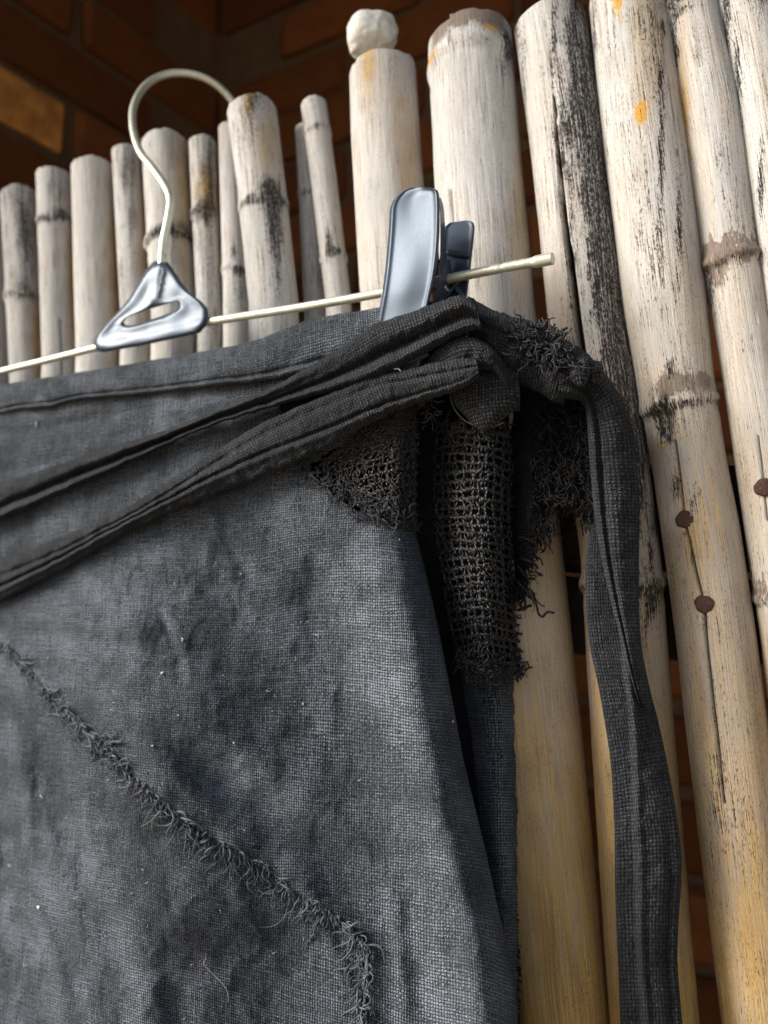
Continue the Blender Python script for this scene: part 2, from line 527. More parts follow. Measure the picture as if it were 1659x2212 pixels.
def brick_wall(along, normal_in, length, label, seed, hi=None):
    """wall from the corner along a direction; normal_in points into the recess"""
    root = empty('brick_wall', CORNER)
    tag(root, label, 'wall')
    e1 = along * (length + 0.12) / 2; e2 = normal_in * 0.05; e3 = np.array([0, 0, ZC / 2])
    v, f = box_arrays(CORNER + e1 - along * 0.12 - normal_in * 0.058 + e3, e1, e2, e3)
    add_mesh('mortar', v, f, M_MORTAR, root, smooth=False)
    rs = random.Random(seed)
    ang = math.atan2(along[1], along[0])
    row = 0; z = 0.10
    while z < ZC - 0.03:
        if z > 0.55:
            x = 0.11 if row % 2 else 0.0
            while x < length - 0.1:
                me = bricks[rs.randrange(4)]
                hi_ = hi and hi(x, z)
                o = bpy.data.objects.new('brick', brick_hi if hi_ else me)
                col.objects.link(o); o.parent = root
                p = along * (x + 0.106) + normal_in * (-0.045 + rs.uniform(-0.003, 0.004))
                o.location = (p[0], p[1], z + rs.uniform(-0.002, 0.002))
                o.rotation_euler = (0, rs.uniform(-.012, .012), ang + rs.uniform(-.01, .01))
                x += 0.224
        z += 0.0755; row += 1
    return root


n_left = np.array([math.cos(R(35)), -math.sin(R(35)), 0])
n_back = -NF
zhi = 1.35 + 0.66 * 0.86


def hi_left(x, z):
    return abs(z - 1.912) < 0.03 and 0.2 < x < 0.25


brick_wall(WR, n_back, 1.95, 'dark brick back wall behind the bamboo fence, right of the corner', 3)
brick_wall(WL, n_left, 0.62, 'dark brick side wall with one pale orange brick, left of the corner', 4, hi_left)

# ------------------------------------------------------------------ bamboo fence
FENCE = empty('bamboo_fence', (P(1000, 1100, 0)[0], P(1000, 1100, 0)[1], 0))
tag(FENCE, 'fence of weathered upright bamboo canes nailed to shade-toned rails', 'fence')
XV, YV = 480.0, -6500.0


def make_pole(st, ytop, off, yfine=2330, tan=(0.1, 0.1), mold=0.0, nodes=(), feats=(), cracks=(), seed=0, seg=72, step=6, tilt=0.0):
    st = sorted(st)
    ys = np.array([s[0] for s in st], float); ls = np.array([s[1] for s in st], float); rs_ = np.array([s[2] for s in st], float)
    # carry on downwards along the common vertical direction
    if ys[-1] < 2330:
        yb = 2330.0
        k = (yb - YV) / (ys[-1] - YV)
        ys = np.append(ys, yb); ls = np.append(ls, XV + (ls[-1] - XV) * k); rs_ = np.append(rs_, XV + (rs_[-1] - XV) * k)
    el_ = PITCH + math.atan((1106 - ytop) / FPX)
    ytop = ytop + 0.5 * (rs_[0] - ls[0]) * (math.sin(el_) * 0.95 + 0.12)
    yy = np.arange(ytop, max(yfine, ytop + 1), step)
    if yfine < 2330: yy = np.concatenate([yy, np.arange(yfine, 2331, 70)])

    def ip(a):
        # linear with extrapolation above the first station
        r = np.interp(yy, ys, a)
        s0 = (a[1] - a[0]) / (ys[1] - ys[0])
        return np.where(yy < ys[0], a[0] + (yy - ys[0]) * s0, r)
    L, Rr = ip(ls), ip(rs_)
    ker = np.ones(15) / 15
    if len(yy) > 60:
        pad = lambda a: np.convolve(np.concatenate([2 * a[0] - a[1:8][::-1], a, 2 * a[-1] - a[-8:-1][::-1]]), ker, 'valid')
        L2, R2 = pad(L), pad(Rr)
        if yfine >= 2330: L, Rr = L2, R2
    xc = (L + Rr) / 2; hw = (Rr - L) / 2
    ax = P(xc, yy, off)
    t = (ax - CAM) @ FW
    u = (xc - 829.5) / FPX
    rad = 1.055 * hw * t / FPX / np.sqrt(1 + u * u)
    # down to the ground
    d = ax[-1] - ax[-6]; d /= np.linalg.norm(d)
    n_ex = 6
    dist = (ax[-1][2] - 0.005) / -d[2]
    ex = ax[-1] + d * (np.linspace(0, 1, n_ex + 1)[1:, None] * dist)
    axis = np.vstack([ax, ex]); rad = np.concatenate([rad, np.full(n_ex, rad[-1])])
    yq = np.concatenate([yy, 2330 + 150 * np.arange(1, n_ex + 1)])
    xq = np.concatenate([xc, np.full(n_ex, xc[-1])]); hq = np.concatenate([hw, np.full(n_ex, hw[-1])])
    # bevelled, roughly sawn top
    nb = 4
    up = axis[0] - axis[1]; up /= np.linalg.norm(up)
    r0 = rad[0]
    topax = np.array([axis[0] + up * r0 * h for h in (0.10, 0.10, 0.085, 0.04)])
    axis = np.vstack([topax, axis]); rad = np.concatenate([[r0 * .70, r0 * .93, r0 * .98, r0 * .996], rad])
    yq = np.concatenate([np.full(nb, ytop), yq]); xq = np.concatenate([np.full(nb, xq[0]), xq]); hq = np.concatenate([np.full(nb, hq[0]), hq])
    n = len(axis)
    T = np.gradient(axis, axis=0); T /= np.linalg.norm(T, axis=1)[:, None]
    T[:nb] = T[nb]
    view = CAM - axis; view /= np.linalg.norm(view, axis=1)[:, None]
    e1 = view - T * (view * T).sum(1)[:, None]; e1 /= np.linalg.norm(e1, axis=1)[:, None]   # towards the camera
    e2 = np.cross(e1, T); e2 /= np.linalg.norm(e2, axis=1)[:, None]
    if (e2 @ RT).mean() < 0: e2 = -e2
    th = np.linspace(-np.pi, np.pi, seg, endpoint=False)
    TH, YQ = np.meshgrid(th, yq)
    jstar = None
    if cracks:
        cp = np.asarray(cracks[0][0], float)
        cxx = np.interp(yq, cp[:, 1], cp[:, 0]) + 2.5 * vnoise(yq / 60, yq * 0, seed + 30)
        tc = np.arcsin(np.clip((cxx - xq) / hq, -.97, .97))
        jstar = int(np.argmin(np.abs(th - np.median(tc))))
        wgt = np.clip(1 - np.abs(TH - th[jstar]) / 0.9, 0, 1)
        TH = TH + (tc - th[jstar])[:, None] * wgt
    X = xq[:, None] + hq[:, None] * np.sin(TH); Y = YQ
    front = np.cos(TH) > 0
    ph = rng.uniform(0, 6.28, 4)
    cyc = lambda k, s: np.sin(k * TH + ph[k % 4] + s)
    rr = 1 + 0.015 * cyc(2, Y * .002) + 0.010 * cyc(3, Y * .004) + 0.006 * cyc(5, -Y * .006)
    rr += 0.010 * vnoise(TH * 10 / np.pi, Y / 60, seed, 20) + 0.006 * vnoise(TH * 30 / np.pi, Y / 180, seed + 1, 60)
    tanv = np.interp(Y, [ytop, 2212], tan) + 0.25 * vnoise(TH * 6 / np.pi, Y / 220, seed + 5, 12)
    moldv = mold + 0.35 * np.maximum(0, vnoise(TH * 8 / np.pi, Y / 260, seed + 6, 16)) + 0.12 * vnoise(TH * 20 / np.pi, Y / 90, seed + 7, 40)
    oran = np.zeros_like(X); scar = np.zeros_like(X); crk = np.zeros_like(X)
    for (yn, h, dark, sc) in nodes:     # swollen joints
        h = 1.6 * h
        wob = 5 * np.sin(TH * 2 + seed) + 8 * vnoise(TH * 12 / np.pi, Y * 0 + yn, seed + 9, 24)
        dy = (Y - yn - wob) / hq[:, None]
        rr += h * np.exp(-(dy / 0.16) ** 2) - 0.4 * h * np.exp(-((dy - 0.30) / 0.13) ** 2) + 0.3 * h * np.exp(-(dy / 0.6) ** 2)
        moldv += dark * np.exp(-((dy - 0.16) / 0.10) ** 2) + 0.5 * dark * np.exp(-((dy - 0.1) / 0.35) ** 2) * (vnoise(TH * 10 / np.pi, Y / 25, seed + 10, 20) + .35)
        jag = 0.9 * (vnoise(TH * 26 / np.pi, Y * 0, seed + 11, 52) + .5) + .25
        scar += sc * smooth01(-jag - .12, -jag + .05, dy) * (1 - smooth01(0.05, 0.2, dy))
    for f in feats:
        kind, x0, y0, wx, wy, s = f
        jit = 1 + 0.9 * fbm(X / 14, Y / 30, seed + 20, 3)
        m = np.exp(-(((X - x0) / wx) ** 2 + ((Y - y0) / wy) ** 2) * jit) * front
        if kind == 'mold': moldv += 1.25 * s * m
        elif kind == 'orange': oran += s * m
        elif kind == 'scar': scar += s * m
        elif kind == 'tan': tanv += s * m  # straw tone; right-edge spots also paint the brown of the shade side
        elif kind == 'hole':
            rr -= 0.30 * m; moldv += 1.3 * m
        elif kind == 'bud': rr += s * m; scar += 0.9 * m
    for (poly, w0, w1, dep) in cracks:
        poly = np.asarray(poly, float)
        cx = np.interp(Y, poly[:, 1], poly[:, 0])
        inr = (Y > poly[0, 1]) & (Y < poly[-1, 1])
        f = np.clip((Y - poly[0, 1]) / (poly[-1, 1] - poly[0, 1]), 0, 1)
        wd = w0 + (w1 - w0) * f
        cx = cx + 2.5 * vnoise(Y / 60, Y * 0, seed + 30)
        m = (1 - smooth01(0.5, 1.0, np.abs(X - cx) / np.maximum(wd, .1))) * inr * front
        core = np.zeros_like(m); core[:, jstar] = 1
        m = np.maximum(m, core * inr * np.minimum(1, (1 - f) * 8) * np.minimum(1, f * 8 + .2))
        rr -= dep * m; crk = np.maximum(crk, m)
    Vv = axis[:, None, :] + (rad[:, None] * rr)[..., None] * (np.cos(TH)[..., None] * e1[:, None, :] + np.sin(TH)[..., None] * e2[:, None, :])
    # uneven cut
    cut = r0 * (tilt * np.sin(th) + 0.05 * np.sin(3 * th + ph[0]) + 0.12 * vnoise(th * 20 / np.pi, th * 0, seed + 40, 40))
    for k in range(nb + 2): Vv[k] += (cut * (1 - k / (nb + 2)))[:, None] * up
    uvU = (TH / (2 * np.pi)) * (2 * np.pi * np.median(rad))
    Ls = np.concatenate([[0], np.cumsum(np.linalg.norm(np.diff(axis, axis=0), axis=1))])
    uv = np.stack([uvU, np.repeat(Ls[:, None], seg, 1)], -1).reshape(-1, 2)
    verts = np.vstack([Vv.reshape(-1, 3), axis[0] - up * r0 * .04])
    faces = [tuple(x) for x in grid_faces(n, seg, True).tolist()]
    cidx = n * seg
    faces += [(cidx, (k + 1) % seg, k) for k in range(seg)]
    app = lambda a, v_: np.append(np.clip(a, 0, 1.5).ravel(), v_)
    o = add_mesh('pole', verts, faces, M_POLE, FENCE, np.vstack([uv, [0, 0]]),
                 dict(tan=app(tanv, .5), mold=app(np.minimum(moldv, .92), .5), orange=app(oran, 0), scar=app(scar, .6), crack=app(crk, 0)))
    o['axis_off'] = off
    return o


# canes at the far left, low row
make_pole([(430, -75, 8), (800, -52, 22)], 430, -0.004, yfine=900, step=5, seed=90, mold=.1)
make_pole([(420, 2, 78), (700, 16, 87), (830, 22, 92)], 400, 0.0, yfine=950, step=5, seed=1, mold=.16, tilt=.12,
          nodes=[(645, .07, .25, 0)], feats=[('mold', 48, 490, 14, 60, .45), ('mold', 60, 560, 12, 60, .45), ('mold', 50, 640, 20, 30, .5), ('tan', 80, 740, 14, 90, .8), ('mold', 20, 440, 10, 30, .3)])
make_pole([(370, 78, 153), (790, 93, 162)], 361, 0.003, yfine=950, step=5, seed=2, mold=.05, tilt=.05,
          nodes=[(482, .05, .45, .15)], feats=[('mold', 138, 478, 16, 12, .8), ('mold', 100, 490, 12, 12, .6), ('tan', 155, 600, 10, 120, .9), ('mold', 110, 420, 12, 30, .3), ('mold', 130, 430, 10, 40, .3)],
          cracks=[([(130, 700), (134, 860)], 2, 2.5, .1)])
make_pole([(350, 156, 245), (780, 168, 263)], 339, 0.004, yfine=950, step=5, seed=3, mold=-.05, tilt=.03, tan=(.05, .3),
          feats=[('tan', 248, 560, 16, 260, .9), ('orange', 255, 600, 7, 160, .4)])  # right edge: brown of the shaded side painted in tan and orange
make_pole([(320, 243, 300), (700, 263, 325)], 312, 0.0, yfine=900, step=5, seed=4, mold=.15,
          feats=[('mold', 272, 380, 8, 60, .5), ('mold', 285, 500, 8, 70, .4), ('mold', 265, 600, 8, 60, .3), ('tan', 310, 500, 12, 150, .7)])
make_pole([(295, 308, 403), (700, 331, 428)], 283, 0.002, yfine=900, step=5, seed=5, mold=.06,
          nodes=[(525, .08, .5, .2)], feats=[('mold', 395, 520, 24, 20, .6), ('mold', 345, 520, 14, 16, .5), ('tan', 395, 420, 18, 120, .6), ('tan', 400, 600, 20, 90, .5), ('mold', 372, 360, 4, 80, .3)])
make_pole([(300, 409, 465), (700, 428, 482)], 292, -0.002, yfine=900, step=5, seed=6, mold=.28,
          nodes=[(465, .07, .4, .1)], feats=[('orange', 445, 425, 8, 16, .8), ('mold', 440, 470, 20, 20, .6), ('mold', 455, 380, 8, 100, .5), ('scar', 440, 390, 12, 50, .5), ('tan', 450, 420, 20, 60, .8)])
make_pole([(275, 473, 530), (650, 484, 545)], 264, -0.006, yfine=900, step=5, seed=7, mold=.1,
          nodes=[(588, .05, .35, .1)], feats=[('mold', 515, 600, 16, 14, .7), ('mold', 505, 560, 8, 18, .5), ('mold', 520, 640, 16, 26, .4)])
# the stouter cane the hook is hung on
make_pole([(220, 490, 592), (400, 515, 613), (650, 540, 641)], 210, 0.014, yfine=900, step=5, seed=8, mold=.10, tilt=.04,
          nodes=[(452, .03, .35, .05)], feats=[('mold', 585, 445, 22, 26, 1.2), ('hole', 597, 440, 12, 14, 1), ('mold', 590, 500, 16, 50, .9), ('mold', 545, 455, 16, 8, .6), ('mold', 600, 570, 9, 70, .8),
                                            ('mold', 560, 250, 20, 30, .45), ('mold', 540, 300, 26, 50, .35), ('tan', 545, 230, 14, 30, .8), ('tan', 580, 340, 24, 60, .5), ('tan', 540, 270, 8, 20, .6), ('mold', 520, 560, 8, 60, .4)])
make_pole([(275, 638, 680), (600, 655, 702), (690, 659, 706)], 266, -0.010, yfine=900, step=5, seed=9, mold=.22, nodes=[(420, .06, .5, 0)])
make_pole([(215, 650, 703), (400, 675, 728), (650, 705, 757)], 210, 0.0, yfine=900, step=5, seed=10, mold=.08,
          nodes=[(285, .05, .25, 0), (560, .06, .2, .1)], feats=[('scar', 716, 540, 9, 26, .7), ('mold', 722, 556, 18, 12, .7), ('mold', 690, 292, 20, 8, .4), ('mold', 712, 530, 4, 20, .6)])
# the cane with the stone
make_pole([(125, 756, 893), (300, 762, 905), (640, 782, 930)], 116, 0.004, seed=11, yfine=950, step=5, mold=-.03, tan=(.15, .25), tilt=.10,
          feats=[('tan', 800, 180, 12, 60, .7), ('tan', 880, 400, 20, 160, .6), ('mold', 845, 200, 10, 90, .22), ('mold', 880, 230, 8, 120, .2), ('tan', 860, 260, 12, 90, .3)])
# broad cane left of the hanging strap
make_pole([(85, 928, 1100), (400, 945, 1126), (680, 964, 1151), (1087, 1005, 1195), (1245, 1022, 1213), (1414, 1042, 1232), (2212, 1121, 1314)], 34, 0.004, seed=12, seg=96,
          tan=(-.15, 1.2), mold=-.02, tilt=.10,
          nodes=[(150, .03, .15, 0)],
          feats=[('scar', 1015, 92, 60, 34, 1.0), ('scar', 960, 120, 22, 28, .7), ('scar', 1070, 110, 20, 30, .7), ('orange', 945, 150, 16, 10, 1.0), ('orange', 1060, 128, 18, 9, .9), ('orange', 985, 142, 22, 6, .5), ('mold', 990, 45, 60, 10, .5), ('mold', 1092, 150, 8, 40, 1.0),
                 ('mold', 1085, 70, 8, 18, .8), ('scar', 1020, 165, 60, 14, .25), ('tan', 1120, 480, 22, 200, .6), ('tan', 1150, 1100, 40, 140, .5), ('orange', 1175, 1110, 18, 50, .3),
                 ('mold', 1085, 220, 5, 60, .3)],
          cracks=[([(984, 440), (1003, 690)], 1.2, 1.5, .06)])
# split, mouldy cane
make_pole([(35, 1111, 1262), (292, 1146, 1306), (688, 1187, 1352), (965, 1230, 1391), (1220, 1262, 1423), (1455, 1273, 1441), (2044, 1308, 1490), (2212, 1318, 1506)], 8, 0.002, seed=13, seg=120,
          tan=(.0, 1.15), mold=.10, tilt=-.05,
          nodes=[(1262, .05, .6, .3)],
          feats=[('mold', 1250, 160, 22, 170, .75), ('mold', 1262, 60, 30, 60, .7), ('mold', 1285, 330, 30, 220, 1.3), ('mold', 1310, 540, 24, 220, 1.4), ('mold', 1345, 780, 22, 220, 1.4), ('mold', 1375, 960, 18, 180, 1.3),
                 ('mold', 1205, 150, 7, 150, .4), ('mold', 1122, 80, 12, 60, .45), ('mold', 1140, 200, 6, 160, .4), ('scar', 1270, 420, 14, 240, .45), ('tan', 1215, 30, 30, 40, .7), ('mold', 1222, 330, 8, 120, .5),
                 ('orange', 1425, 1285, 9, 16, .9), ('scar', 1240, 650, 10, 100, .5), ('mold', 1410, 1140, 12, 60, .5), ('mold', 1400, 1300, 14, 60, .7), ('orange', 1300, 1800, 14, 300, .35), ('mold', 1240, 430, 4, 260, .5)],
          cracks=[([(1203, 235), (1216, 420), (1232, 560), (1248, 690), (1262, 800)], 1.5, 12, .35)])
# cane with two nails
NAILPOLE = make_pole([(0, 1276, 1432), (292, 1305, 1476), (641, 1346, 1522), (843, 1381, 1541), (1000, 1411, 1566), (1140, 1429, 1594), (1349, 1457, 1624), (1489, 1472, 1643), (2212, 1562, 1737)], -60, 0.003, seed=14, seg=120,
          tan=(.0, .95), mold=.08,
          nodes=[(882, .04, .55, 0)],
          feats=[('orange', 1348, 20, 22, 42, 1.3), ('orange', 1392, 295, 16, 30, 1.2), ('orange', 1338, 70, 12, 20, .4), ('mold', 1392, 40, 18, 30, .3), ('tan', 1410, 180, 40, 200, .55), ('mold', 1430, 330, 6, 220, .7), ('mold', 1465, 540, 6, 120, .6),
                 ('mold', 1290, 60, 6, 90, .6), ('mold', 1318, 300, 4, 120, .4), ('mold', 1410, 110, 20, 80, .28), ('mold', 1400, 420, 22, 140, .25), ('mold', 1420, 600, 24, 100, .22), ('mold', 1330, 120, 16, 60, .25),
                 ('scar', 1455, 850, 40, 26, 1.1), ('scar', 1510, 860, 26, 26, 1.0), ('mold', 1452, 815, 8, 18, .9), ('hole', 1440, 912, 20, 26, 1), ('hole', 1441, 945, 9, 18, 1), ('mold', 1430, 890, 20, 12, .9), ('orange', 1436, 966, 16, 20, .7), ('orange', 1470, 945, 8, 20, .5),
                 ('scar', 1484, 1160, 9, 34, .5), ('scar', 1524, 1340, 9, 34, .5), ('orange', 1486, 1150, 10, 26, .25), ('mold', 1465, 1070, 12, 40, .5), ('mold', 1500, 1100, 10, 40, .5), ('orange', 1490, 1440, 12, 60, .35), ('tan', 1500, 1150, 40, 100, .4), ('orange', 1600, 1900, 14, 160, .4), ('mold', 1590, 1750, 30, 120, .25), ('mold', 1545, 1700, 20, 200, .3)],
          cracks=[([(1462, 960), (1480, 1120), (1505, 1240), (1520, 1300), (1532, 1420), (1550, 1580), (1562, 1720)], 1.5, 4.0, .22)])
RIGHTPOLE = make_pole([(29, 1440, 1548), (233, 1472, 1595), (525, 1516, 1630), (641, 1533, 1648), (773, 1556, 1668), (930, 1580, 1697), (1245, 1625, 1745), (1332, 1639, 1760), (2212, 1745, 1870)], -60, 0.002, seed=15, seg=96,
          tan=(.05, .7), mold=.05,
          nodes=[(16, .06, .45, .8), (572, .08, .35, .6), (1290, .06, .5, .6)],
          feats=[('mold', 1462, 90, 10, 60, 1.3), ('mold', 1480, 50, 30, 12, .5), ('tan', 1480, 330, 14, 260, 1.0), ('orange', 1490, 400, 7, 180, .35), ('bud', 1548, 570, 16, 30, .12), ('mold', 1535, 640, 14, 50, .7), ('scar', 1560, 600, 22, 40, .7), ('scar', 1610, 585, 20, 20, .6),
                 ('mold', 1570, 330, 12, 160, .2), ('mold', 1590, 460, 18, 60, .2), ('mold', 1620, 1250, 12, 60, .6), ('orange', 1655, 1050, 14, 30, .4)],
          cracks=[([(1640, 950), (1660, 1130)], 1.5, 2, .08)])
make_pole([(12, 1554, 1675), (292, 1603, 1735), (495, 1632, 1770), (1100, 1715, 1850)], -60, 0.0, seed=16, tan=(.05, .6), mold=.08,
          feats=[('mold', 1575, 60, 9, 160, .8), ('mold', 1600, 200, 10, 120, .7), ('mold', 1655, 30, 30, 40, .5), ('orange', 1650, 10, 8, 12, .5), ('mold', 1650, 420, 5, 70, .8)])
make_pole([(12, 1690, 1800), (1100, 1870, 1985)], -60, 0.0, seed=17, yfine=-20, tan=(.05, .6))
# canes further left, out of frame
for k, x in enumerate((-175, -275)):
    make_pole([(450 + 40 * k, x, x + 85), (800, x + 14, x + 102)], 450 + 40 * k, 0.0, yfine=460 + 40 * k, step=5, seed=30 + k)


def head_nail(x, y, off, parent, diam=40):
    c = P(x, y, off); t = float((c - CAM) @ FW)
    r = diam / 2 * t / FPX
    nrm = -NF * 1.0
    e1 = HF; e2 = np.array([0, 0, 1.0])
    prof = [(1e-5, .0011), (.35, .00105), (.7, .0009), (.9, .0006), (1.0, 0.0), (.98, -.0006), (.5, -.0007), (.38, -.001), (.36, -.012)]
    seg = 24
    V = []
    for k, (q, h) in enumerate(prof):
        for j in range(seg):
            a = 2 * math.pi * j / seg
            rr = q * r * (1 + .05 * math.sin(3 * a + x) + .03 * math.sin(7 * a))
            hh = h
            if k in (1, 2): hh += .00025 * math.sin(5 * a + k) + rng.normal(0, .0001)
            V.append(c + e1 * rr * math.cos(a) + e2 * rr * math.sin(a) + nrm * hh)
    return add_mesh('nail', np.array(V), grid_faces(len(prof), seg, True), M_RUST, parent)


head_nail(1480, 1122, 0.0180, NAILPOLE)
head_nail(1521, 1305, 0.0182, NAILPOLE)
head_nail(1650, 1053, 0.0128, RIGHTPOLE)


# rails behind the canes
def rail(ya, yb, ya2, yb2, seed):
    off = -0.030
    tl, tr_, bl, br = P(1230, ya, off), P(1640, ya2, off), P(1230, yb, off), P(1640, yb2, off)
    d1 = (tr_ - tl); d2 = (br - bl)
    ss = np.linspace(-4.0, 2.0, 60)
    sec = 12
    V = []
    for k, s in enumerate(ss):
        a = tl + d1 * s; b = bl + d2 * s
        m = (a + b) / 2; h = (a - b) / 2
        dn = NF * 0.011
        for j in range(sec):
            an = 2 * math.pi * j / sec
            cs, sn_ = math.cos(an), math.sin(an)
            sq = 1 / max(abs(cs), abs(sn_)) ** 0.75
            V.append(m + (h * cs + dn * sn_) * sq * (1 + .03 * rng.normal()))
    faces = [tuple(f) for f in grid_faces(60, sec, True).tolist()] + [tuple(range(sec)), tuple(range(59 * sec + sec - 1, 59 * sec - 1, -1))]
    return add_mesh('rail', np.array(V), faces, M_RAIL, FENCE)


rail(1012, 1236, 1000, 1238, 1)
rail(1246, 1412, 1250, 1434, 2)

# ------------------------------------------------------------------ stone on the cane
def make_stone():
    c = P(806, 76, 0.006); t = float((c - CAM) @ FW); s = t / FPX
    nu, nv = 64, 40
    V = []
    U_, W_ = np.meshgrid(np.linspace(0, 2 * np.pi, nu, endpoint=False), np.linspace(0.02, np.pi - 0.02, nv))
    dx = np.cos(U_) * np.sin(W_); dz = np.cos(W_); dy = np.sin(U_) * np.sin(W_)
    # rounded block, wider to the left
    q = (np.abs(dx) ** 2.6 + np.abs(dz) ** 2.6 + np.abs(dy) ** 2.4) ** (-1 / 2.5)
    rx, rz, ry = 55 * s, 42 * s, 44 * s
    x = dx * q * rx; z = dz * q * rz; y = dy * q * ry
    z = z * (1 - .10 * dx) + 0.10 * rz * dx - .12 * rz * dx ** 2
    nz = fbm(dx * 2.2 + dy * 1.3 + 5, dz * 2.2 - dy, 77, 4)
    k = 1 + .13 * nz
    # a flat chipped face and its ridge
    ch = smooth01(.28, .36, dx - .25 * dz + .05 * nz) * smooth01(-.6, -.2, -dy)
    k = k - .07 * ch * smooth01(-.3, .3, .55 - dz)
    k = k - .05 * np.exp(-((dx - .25 * dz - .33) / .035) ** 2) * (dy < .2) * smooth01(.9, .3, np.abs(dz - .1))
    pts = c + (x * k)[..., None] * RT + (y * k)[..., None] * np.array([0, 1.0, 0]) + (z * k)[..., None] * np.array([0, 0, 1.0])
    V = np.vstack([pts.reshape(-1, 3)])
    faces = [tuple(f) for f in grid_faces(nv, nu, True).tolist()] + [tuple(range(nu - 1, -1, -1)), tuple(range((nv - 1) * nu, nv * nu))]
    o = add_mesh('stone', V, faces, M_STONE)
    tag(o, 'small rounded off-white stone balanced on top of a bamboo cane', 'stone')


make_stone()

# ------------------------------------------------------------------ strips of cloth or plastic
def strip(name, st, prof, mat, parent, nu=160, nv=48, thick=0.0012, noise=0.0, nscale=30, seed=0, edge=0.10, edge_noise=0.0, uvswap=False):
    """st: stations (xa, ya, xb, yb, off_a, off_b) along; prof(v, u) front relief in metres; closed cross-section"""
    S = catmull(st, nu)
    u = np.linspace(0, 1, nu)
    vf = 0.5 - 0.5 * np.cos(np.linspace(0, np.pi, nv))
    vf = 0.6 * np.linspace(0, 1, nv) + 0.4 * vf
    vb = vf[::-1][1:-1][::3]
    U, Vf = np.meshgrid(u, vf, indexing='ij')
    S2 = S[:, None, :]
    ea = edge_noise * fbm(u * nu / 6, u * 0, seed + 50, 3); eb = edge_noise * fbm(u * nu / 6, u * 0 + 9, seed + 51, 3)
    def pos(v):
        vv = v[None, :]
        x = S2[..., 0] * (1 - vv) + S2[..., 2] * vv
        y = S2[..., 1] * (1 - vv) + S2[..., 3] * vv
        o = S2[..., 4] * (1 - vv) + S2[..., 5] * vv
        return x + 0 * vv, y + (ea[:, None] * (1 - vv) + eb[:, None] * vv), o
    x, y, o = pos(vf)
    rim = np.clip(np.minimum(Vf, 1 - Vf) / edge, 0, 1)
    rim = np.sqrt(1 - (1 - rim) ** 2)
    h = prof(Vf, U) * (0.25 + 0.75 * rim) + thick * 0.5 * rim
    if noise: h = h + noise * fbm(x / nscale, y / nscale, seed, 4) * rim
    F = P(x, y, o + h)
    xb, yb, ob = pos(vb)
    B = P(xb, yb, ob - thick * 0.5)
    B = B[:, ::-1] if False else B
    ring = np.concatenate([F, B], 1)
    nr, nc = ring.shape[:2]
    uvf = grid_uv(F).reshape(nu, nv, 2)
    uvb = np.repeat(uvf[:, -1:, :], len(vb), 1)
    uv = np.concatenate([uvf, uvb], 1).reshape(-1, 2)
    if uvswap: uv = uv[:, ::-1]
    faces = [tuple(f) for f in grid_faces(nr, nc, True, flip=True).tolist()] + [tuple(range(nc)), tuple(range(nr * nc - 1, (nr - 1) * nc - 1, -1))]
    return add_mesh(name, ring.reshape(-1, 3), faces, mat, parent, uv)


# ------------------------------------------------------------------ hanger
HANGER = empty('hanger', P(330, 760, 0.05))
tag(HANGER, 'metal wire trouser hanger with black plastic centre bracket and clip', 'hanger')


def px_tube(name, pts, r, mat, parent, n=120, sides=14):
    q = catmull(pts, n)
    rad = np.interp(np.linspace(0, 1, n), np.linspace(0, 1, len(np.atleast_1d(r))), np.atleast_1d(r)) if np.ndim(r) else r
    return tube_obj(name, [(P(q[:, 0], q[:, 1], q[:, 2]), rad)], mat, parent, sides)


RO = 0.050
rodpts = [(-420, 912, RO), (-200, 852, RO), (0, 803, RO), (110, 776, RO), (205, 752, RO), (330, 722, RO), (455, 695, RO), (650, 664, RO), (820, 634, RO), (970, 602, RO), (1090, 578, RO), (1150, 567, RO), (1196, 558, RO)]
q = catmull(rodpts, 260)
rad = np.full(260, 0.00205)
xs = q[:, 0]
rad = rad + 0.00045 * smooth01(1148, 1160, xs) - 0.00035 * np.exp(-((xs - 1085) / 4.0) ** 2)
rad[-1] *= 0.75
tube_obj('crossbar', [(P(q[:, 0], q[:, 1], q[:, 2]), rad)], M_WIRE, HANGER, 16)
px_tube('hook', [(346, 620, .052), (350, 565, .052), (354, 520, .052), (365, 465, .052), (368, 430, .052), (357, 402, .052), (330, 363, .051), (303, 328, .049), (288, 280, .045), (289, 230, .039), (312, 188, .030),
                 (350, 164, .020), (395, 158, .011), (445, 170, .002), (487, 201, -.008), (518, 245, -.016), (535, 300, -.020), (540, 340, -.020)], 0.0022, M_WIRE, HANGER, 180)


